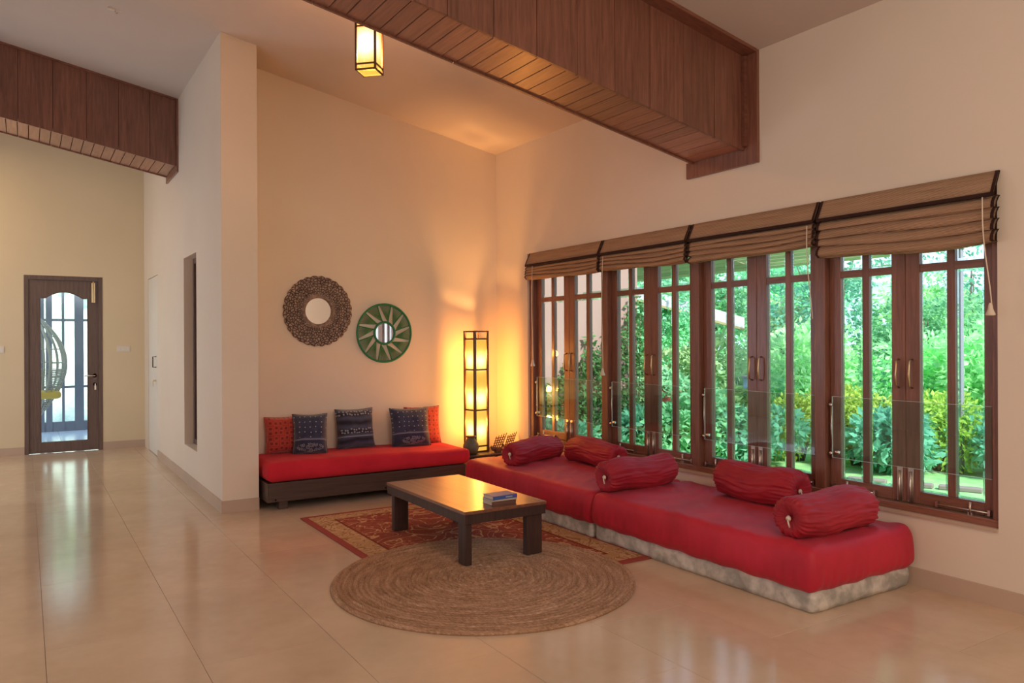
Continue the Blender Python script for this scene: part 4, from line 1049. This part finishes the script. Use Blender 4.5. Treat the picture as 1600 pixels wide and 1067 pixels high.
def make_tree(seed, mt, hgt, rad, n, leaf, sparse=False):
    rg = random.Random(seed); t = empty('tree')
    cs = [((rg.uniform(-.6, .6) * rad, rg.uniform(-.6, .6) * rad, hgt * rg.uniform(.38, .88)), (rad * rg.uniform(.35, .6),) * 2 + (hgt * rg.uniform(.12, .2),)) for _ in range(11 if not sparse else 8)]
    b = MB(); tp = [(0, 0, 0), (.05 * hgt * rg.uniform(-1, 1), .03, hgt * .3), (.06 * hgt * rg.uniform(-1, 1), .05, hgt * .6), (0, 0, hgt * .85)]
    b.tube(tp, [.09, .07, .05, .02], 8)
    for (c, r) in cs: b.tube([tp[1], Vector(tp[1]).lerp(Vector(c), .5) + Vector((0, 0, .15)), c], [.045, .03, .01], 6)
    b.build('trunk', M['bark'], t); leaves('crown', n, blob(cs), leaf, mt, seed, t)
    return t
def make_bush(seed, mt, hgt, rad, n, leaf, nm='shrub'):
    rg = random.Random(seed); t = empty(nm)
    cs = [((rg.uniform(-.5, .5) * rad, rg.uniform(-.5, .5) * rad, hgt * rg.uniform(.3, .7)), (rad * .6, rad * .6, hgt * .32)) for _ in range(7)]
    b = MB()
    for (c, r) in cs: b.tube([(c[0] * .2, c[1] * .2, 0), (c[0] * .7, c[1] * .7, c[2])], [.018, .008], 5)
    b.build('stems', M['bark'], t); leaves('foliage', n, blob(cs), leaf, mt, seed, t)
    return t
def put(proto, first, x, y, s, rz, label, cat, group, z=0):
    o = proto if first else copy_tree(proto)
    o.location = (x, y, GZ + z); o.rotation_euler = (0, 0, rz); o.scale = (s, s, s); tag(o, label, cat, group); return o
T1 = make_tree(11, M['leaf1'], 4.2, 2.0, 5200, .20); T2 = make_tree(12, M['leaf2'], 3.6, 1.9, 5200, .17); T3 = make_tree(13, M['leaf3'], 5.4, 1.8, 2400, .16, True)
used = set()
def tree(P, x, y, s, label, group='trees of the garden', z=0):
    put(P, P.name not in used, x, y, s, rnd.uniform(0, 6), label, 'tree', group, z); used.add(P.name)
tl_ = [(T1, 9.9, 11.6, .62, 'mid green tree under the end of the low plank roof'), (T2, 12.8, 10.3, .62, 'light green tree just past the low plank roof'), (T1, 17.5, 17.0, .9, 'large green tree far behind the low plank roof'),
       (T2, 14.6, 8.6, .72, 'light green tree seen through the third window from the corner'), (T1, 12.6, 7.2, .50, 'compact green tree behind the yellow shrubs'), (T3, 12.9, 9.2, .72, 'thin branched dark tree with bare trunk before the others'),
       (T2, 13.4, 5.9, .50, 'light green tree low behind the flower bed, third from the open end'), (T3, 15.5, 7.9, .62, 'thin dark tree with sparse high twigs far behind the bed'), (T1, 18.5, 8.2, .5, 'mid green tree far behind, between two light ones'),
       (T2, 13.2, 4.2, .42, 'light green tree behind the leafy shrubs at the open end'), (T1, 17.5, 5.4, .48, 'mid green tree far behind the open end of the bed'), (T2, 23, 12.5, .8, 'large light green tree farthest back in the garden'), (T1, 24, 18, 1.2, 'tallest green tree against the hill'),
       (T1, 24, 9.5, .42, 'round green tree before the hill at the open end')]
for a in tl_: tree(*a)
B1 = make_bush(21, M['leaf4'], .95, .5, 2600, .075); B2 = make_bush(22, M['leaf1'], 1.1, .6, 2600, .11); B3 = make_bush(23, M['leaf3'], .8, .55, 2200, .13); B4 = make_bush(24, M['leaf2'], 1.5, .7, 3000, .11)
usedb = set()
def bush(P, x, y, s, label):
    put(P, P.name not in usedb, x, y, s, rnd.uniform(0, 6), label, 'shrub', 'shrubs along the flower bed'); usedb.add(P.name)
k = 0
where = ['nearest the house wing', 'beside the wing', 'second along from the wing', 'third along from the wing', 'in the middle of the bed', 'past the middle of the bed', 'toward the open end', 'near the open end', 'at the open end', 'last in the row']
fr_ = [(B2, 6.6, 6.5), (B3, 7.0, 6.0), (B1, 7.9, 6.05), (B1, 8.15, 5.45), (B3, 8.1, 4.95), (B1, 8.55, 4.72), (B3, 8.8, 4.2), (B2, 9.2, 3.9), (B3, 8.9, 3.3), (B2, 9.3, 2.8)]
kn = {B1.name: 'rounded yellow green shrub', B2.name: 'bright green shrub', B3.name: 'dark green broad leaved shrub', B4.name: 'tall light green shrub'}
for i, (P, x, y) in enumerate(fr_): bush(P, x, y, rnd.uniform(.85, 1.0), kn[P.name] + ' in the front row, ' + where[i])
bk = [(B4, 7.8, 7.6), (B2, 8.4, 7.2), (B4, 9.2, 7.0), (B2, 9.7, 6.3), (B4, 10.0, 5.6), (B4, 10.2, 4.9), (B2, 10.4, 4.4), (B4, 10.6, 3.9), (B4, 10.6, 3.2), (B2, 10.9, 2.6)]
for i, (P, x, y) in enumerate(bk): bush(P, x, y, rnd.uniform(.95, 1.15), kn[P.name] + ' in the back row, ' + where[i])
# kerb stones of the flower bed
kb = thing('bed_kerb', 'low line of pale kerb stones between lawn and flower bed', 'kerb', (7.6, 5.0, GZ))
for i in range(16):
    y = 7.4 - i * .38; x = 6.1 + i * .165; b = MB(); b.box(-.05, .05, -.183, .183, 0, .045, xf=Matrix.Translation((x - 7.6, y - 5.0, 0)) @ Matrix.Rotation(R(23), 4, 'Z')); b.build('stone', M['kerb'], kb, bevel=.01)
# creeper on the wing wall
cr = thing('wall_creeper', 'dark creeper climbing the pink wall of the house wing', 'creeper', (5.6, 7.46, GZ))
def pc(rg):
    x = rg.uniform(-.6, 1.02); top = .55 + 1.25 * max(0, (x + .6) / 1.6) ** .9; z = rg.uniform(0, top + .35 * math.sin(x * 9) ** 2); return Vector((x, -rg.uniform(0, .09), z)), Vector((0, -1, 0))
leaves('foliage', 4200, pc, .075, M['leaf5'], 31, cr)
b = MB()
for i in range(9): b.tube([(-.5 + i * .18, -.01, 0), (-.45 + i * .18, -.015, .6), (-.5 + i * .19, -.012, .8 + .12 * i)], .007, 5)
b.build('stems', M['bark'], cr)
bush(B3, 5.1, 7.1, .7, 'low dark shrub at the foot of the wing wall'); bush(B3, 6.3, 7.0, .8, 'dark shrub at the free corner of the wing wall')
# small red and white garden pots / lamp by the bed
M['redpot'] = mat('red_glazed_pot', (.62, .09, .07), .45); M['whitepot'] = mat('pale_concrete', (.62, .56, .50), .8)
for (x, y, z, lab) in ((6.95, 7.25, .62, 'red flower pot on a pale block, nearer the house wing'), (7.35, 7.0, .50, 'red flower pot on a pale block, farther from the house wing')):
    t = thing('flower_pot', lab, 'flower pot', (x, y, GZ), group='red pots in the garden'); box('block', (-.16, .16, -.16, .16, 0, z), M['whitepot'], t, bevel=.01)
    b = MB(); b.lathe([(.0001, z), (.09, z), (.13, z + .17), (.14, z + .2), (.11, z + .2), (.0001, z + .16)], 24); b.build('pot', M['redpot'], t)
    leaves('plant', 300, blob([((0, 0, z + .32), (.15, .15, .14))]), .07, M['leaf1'], 40, t)
t = thing('garden_lamp', 'small blue grey box lamp on a post in the flower bed', 'garden lamp', (7.55, 6.45, GZ)); box('post', (-.02, .02, -.02, .02, 0, .86), M['darkpost'], t); box('lamp_box', (-.09, .09, -.07, .07, .86, 1.0), mat('blue_grey_metal', (.22, .36, .60), .4), t, bevel=.01); box('cap', (-.105, .105, -.085, .085, 1.0, 1.02), M['darkpost'], t)
# distant hill
b = MB()
def hill(u, v):
    a = R(5 + 80 * u); d = 75 + 45 * v; z = 1.5 + 9.5 * v + (3.5 * noise.noise(Vector((u * 5, v * 2, 0))) + 1.2 * noise.noise(Vector((u * 16, v * 5, 3)))) * v; return Vector((d * math.sin(a), d * math.cos(a), z - 2))
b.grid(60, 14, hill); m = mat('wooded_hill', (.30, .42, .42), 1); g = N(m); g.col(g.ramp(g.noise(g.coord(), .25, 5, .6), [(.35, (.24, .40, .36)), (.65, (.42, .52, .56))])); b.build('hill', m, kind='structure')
# small trees on the bank behind the veranda
for (P, x, y, z, s_, lab) in ((T2, .6, 19.2, 2.4, .42, 'small light green tree on the bank straight behind the veranda posts'), (T3, 1.4, 18.0, 1.8, .5, 'thin twiggy tree on the bank behind the veranda')):
    tree(P, x, y, s_, lab, 'trees behind the veranda', z)
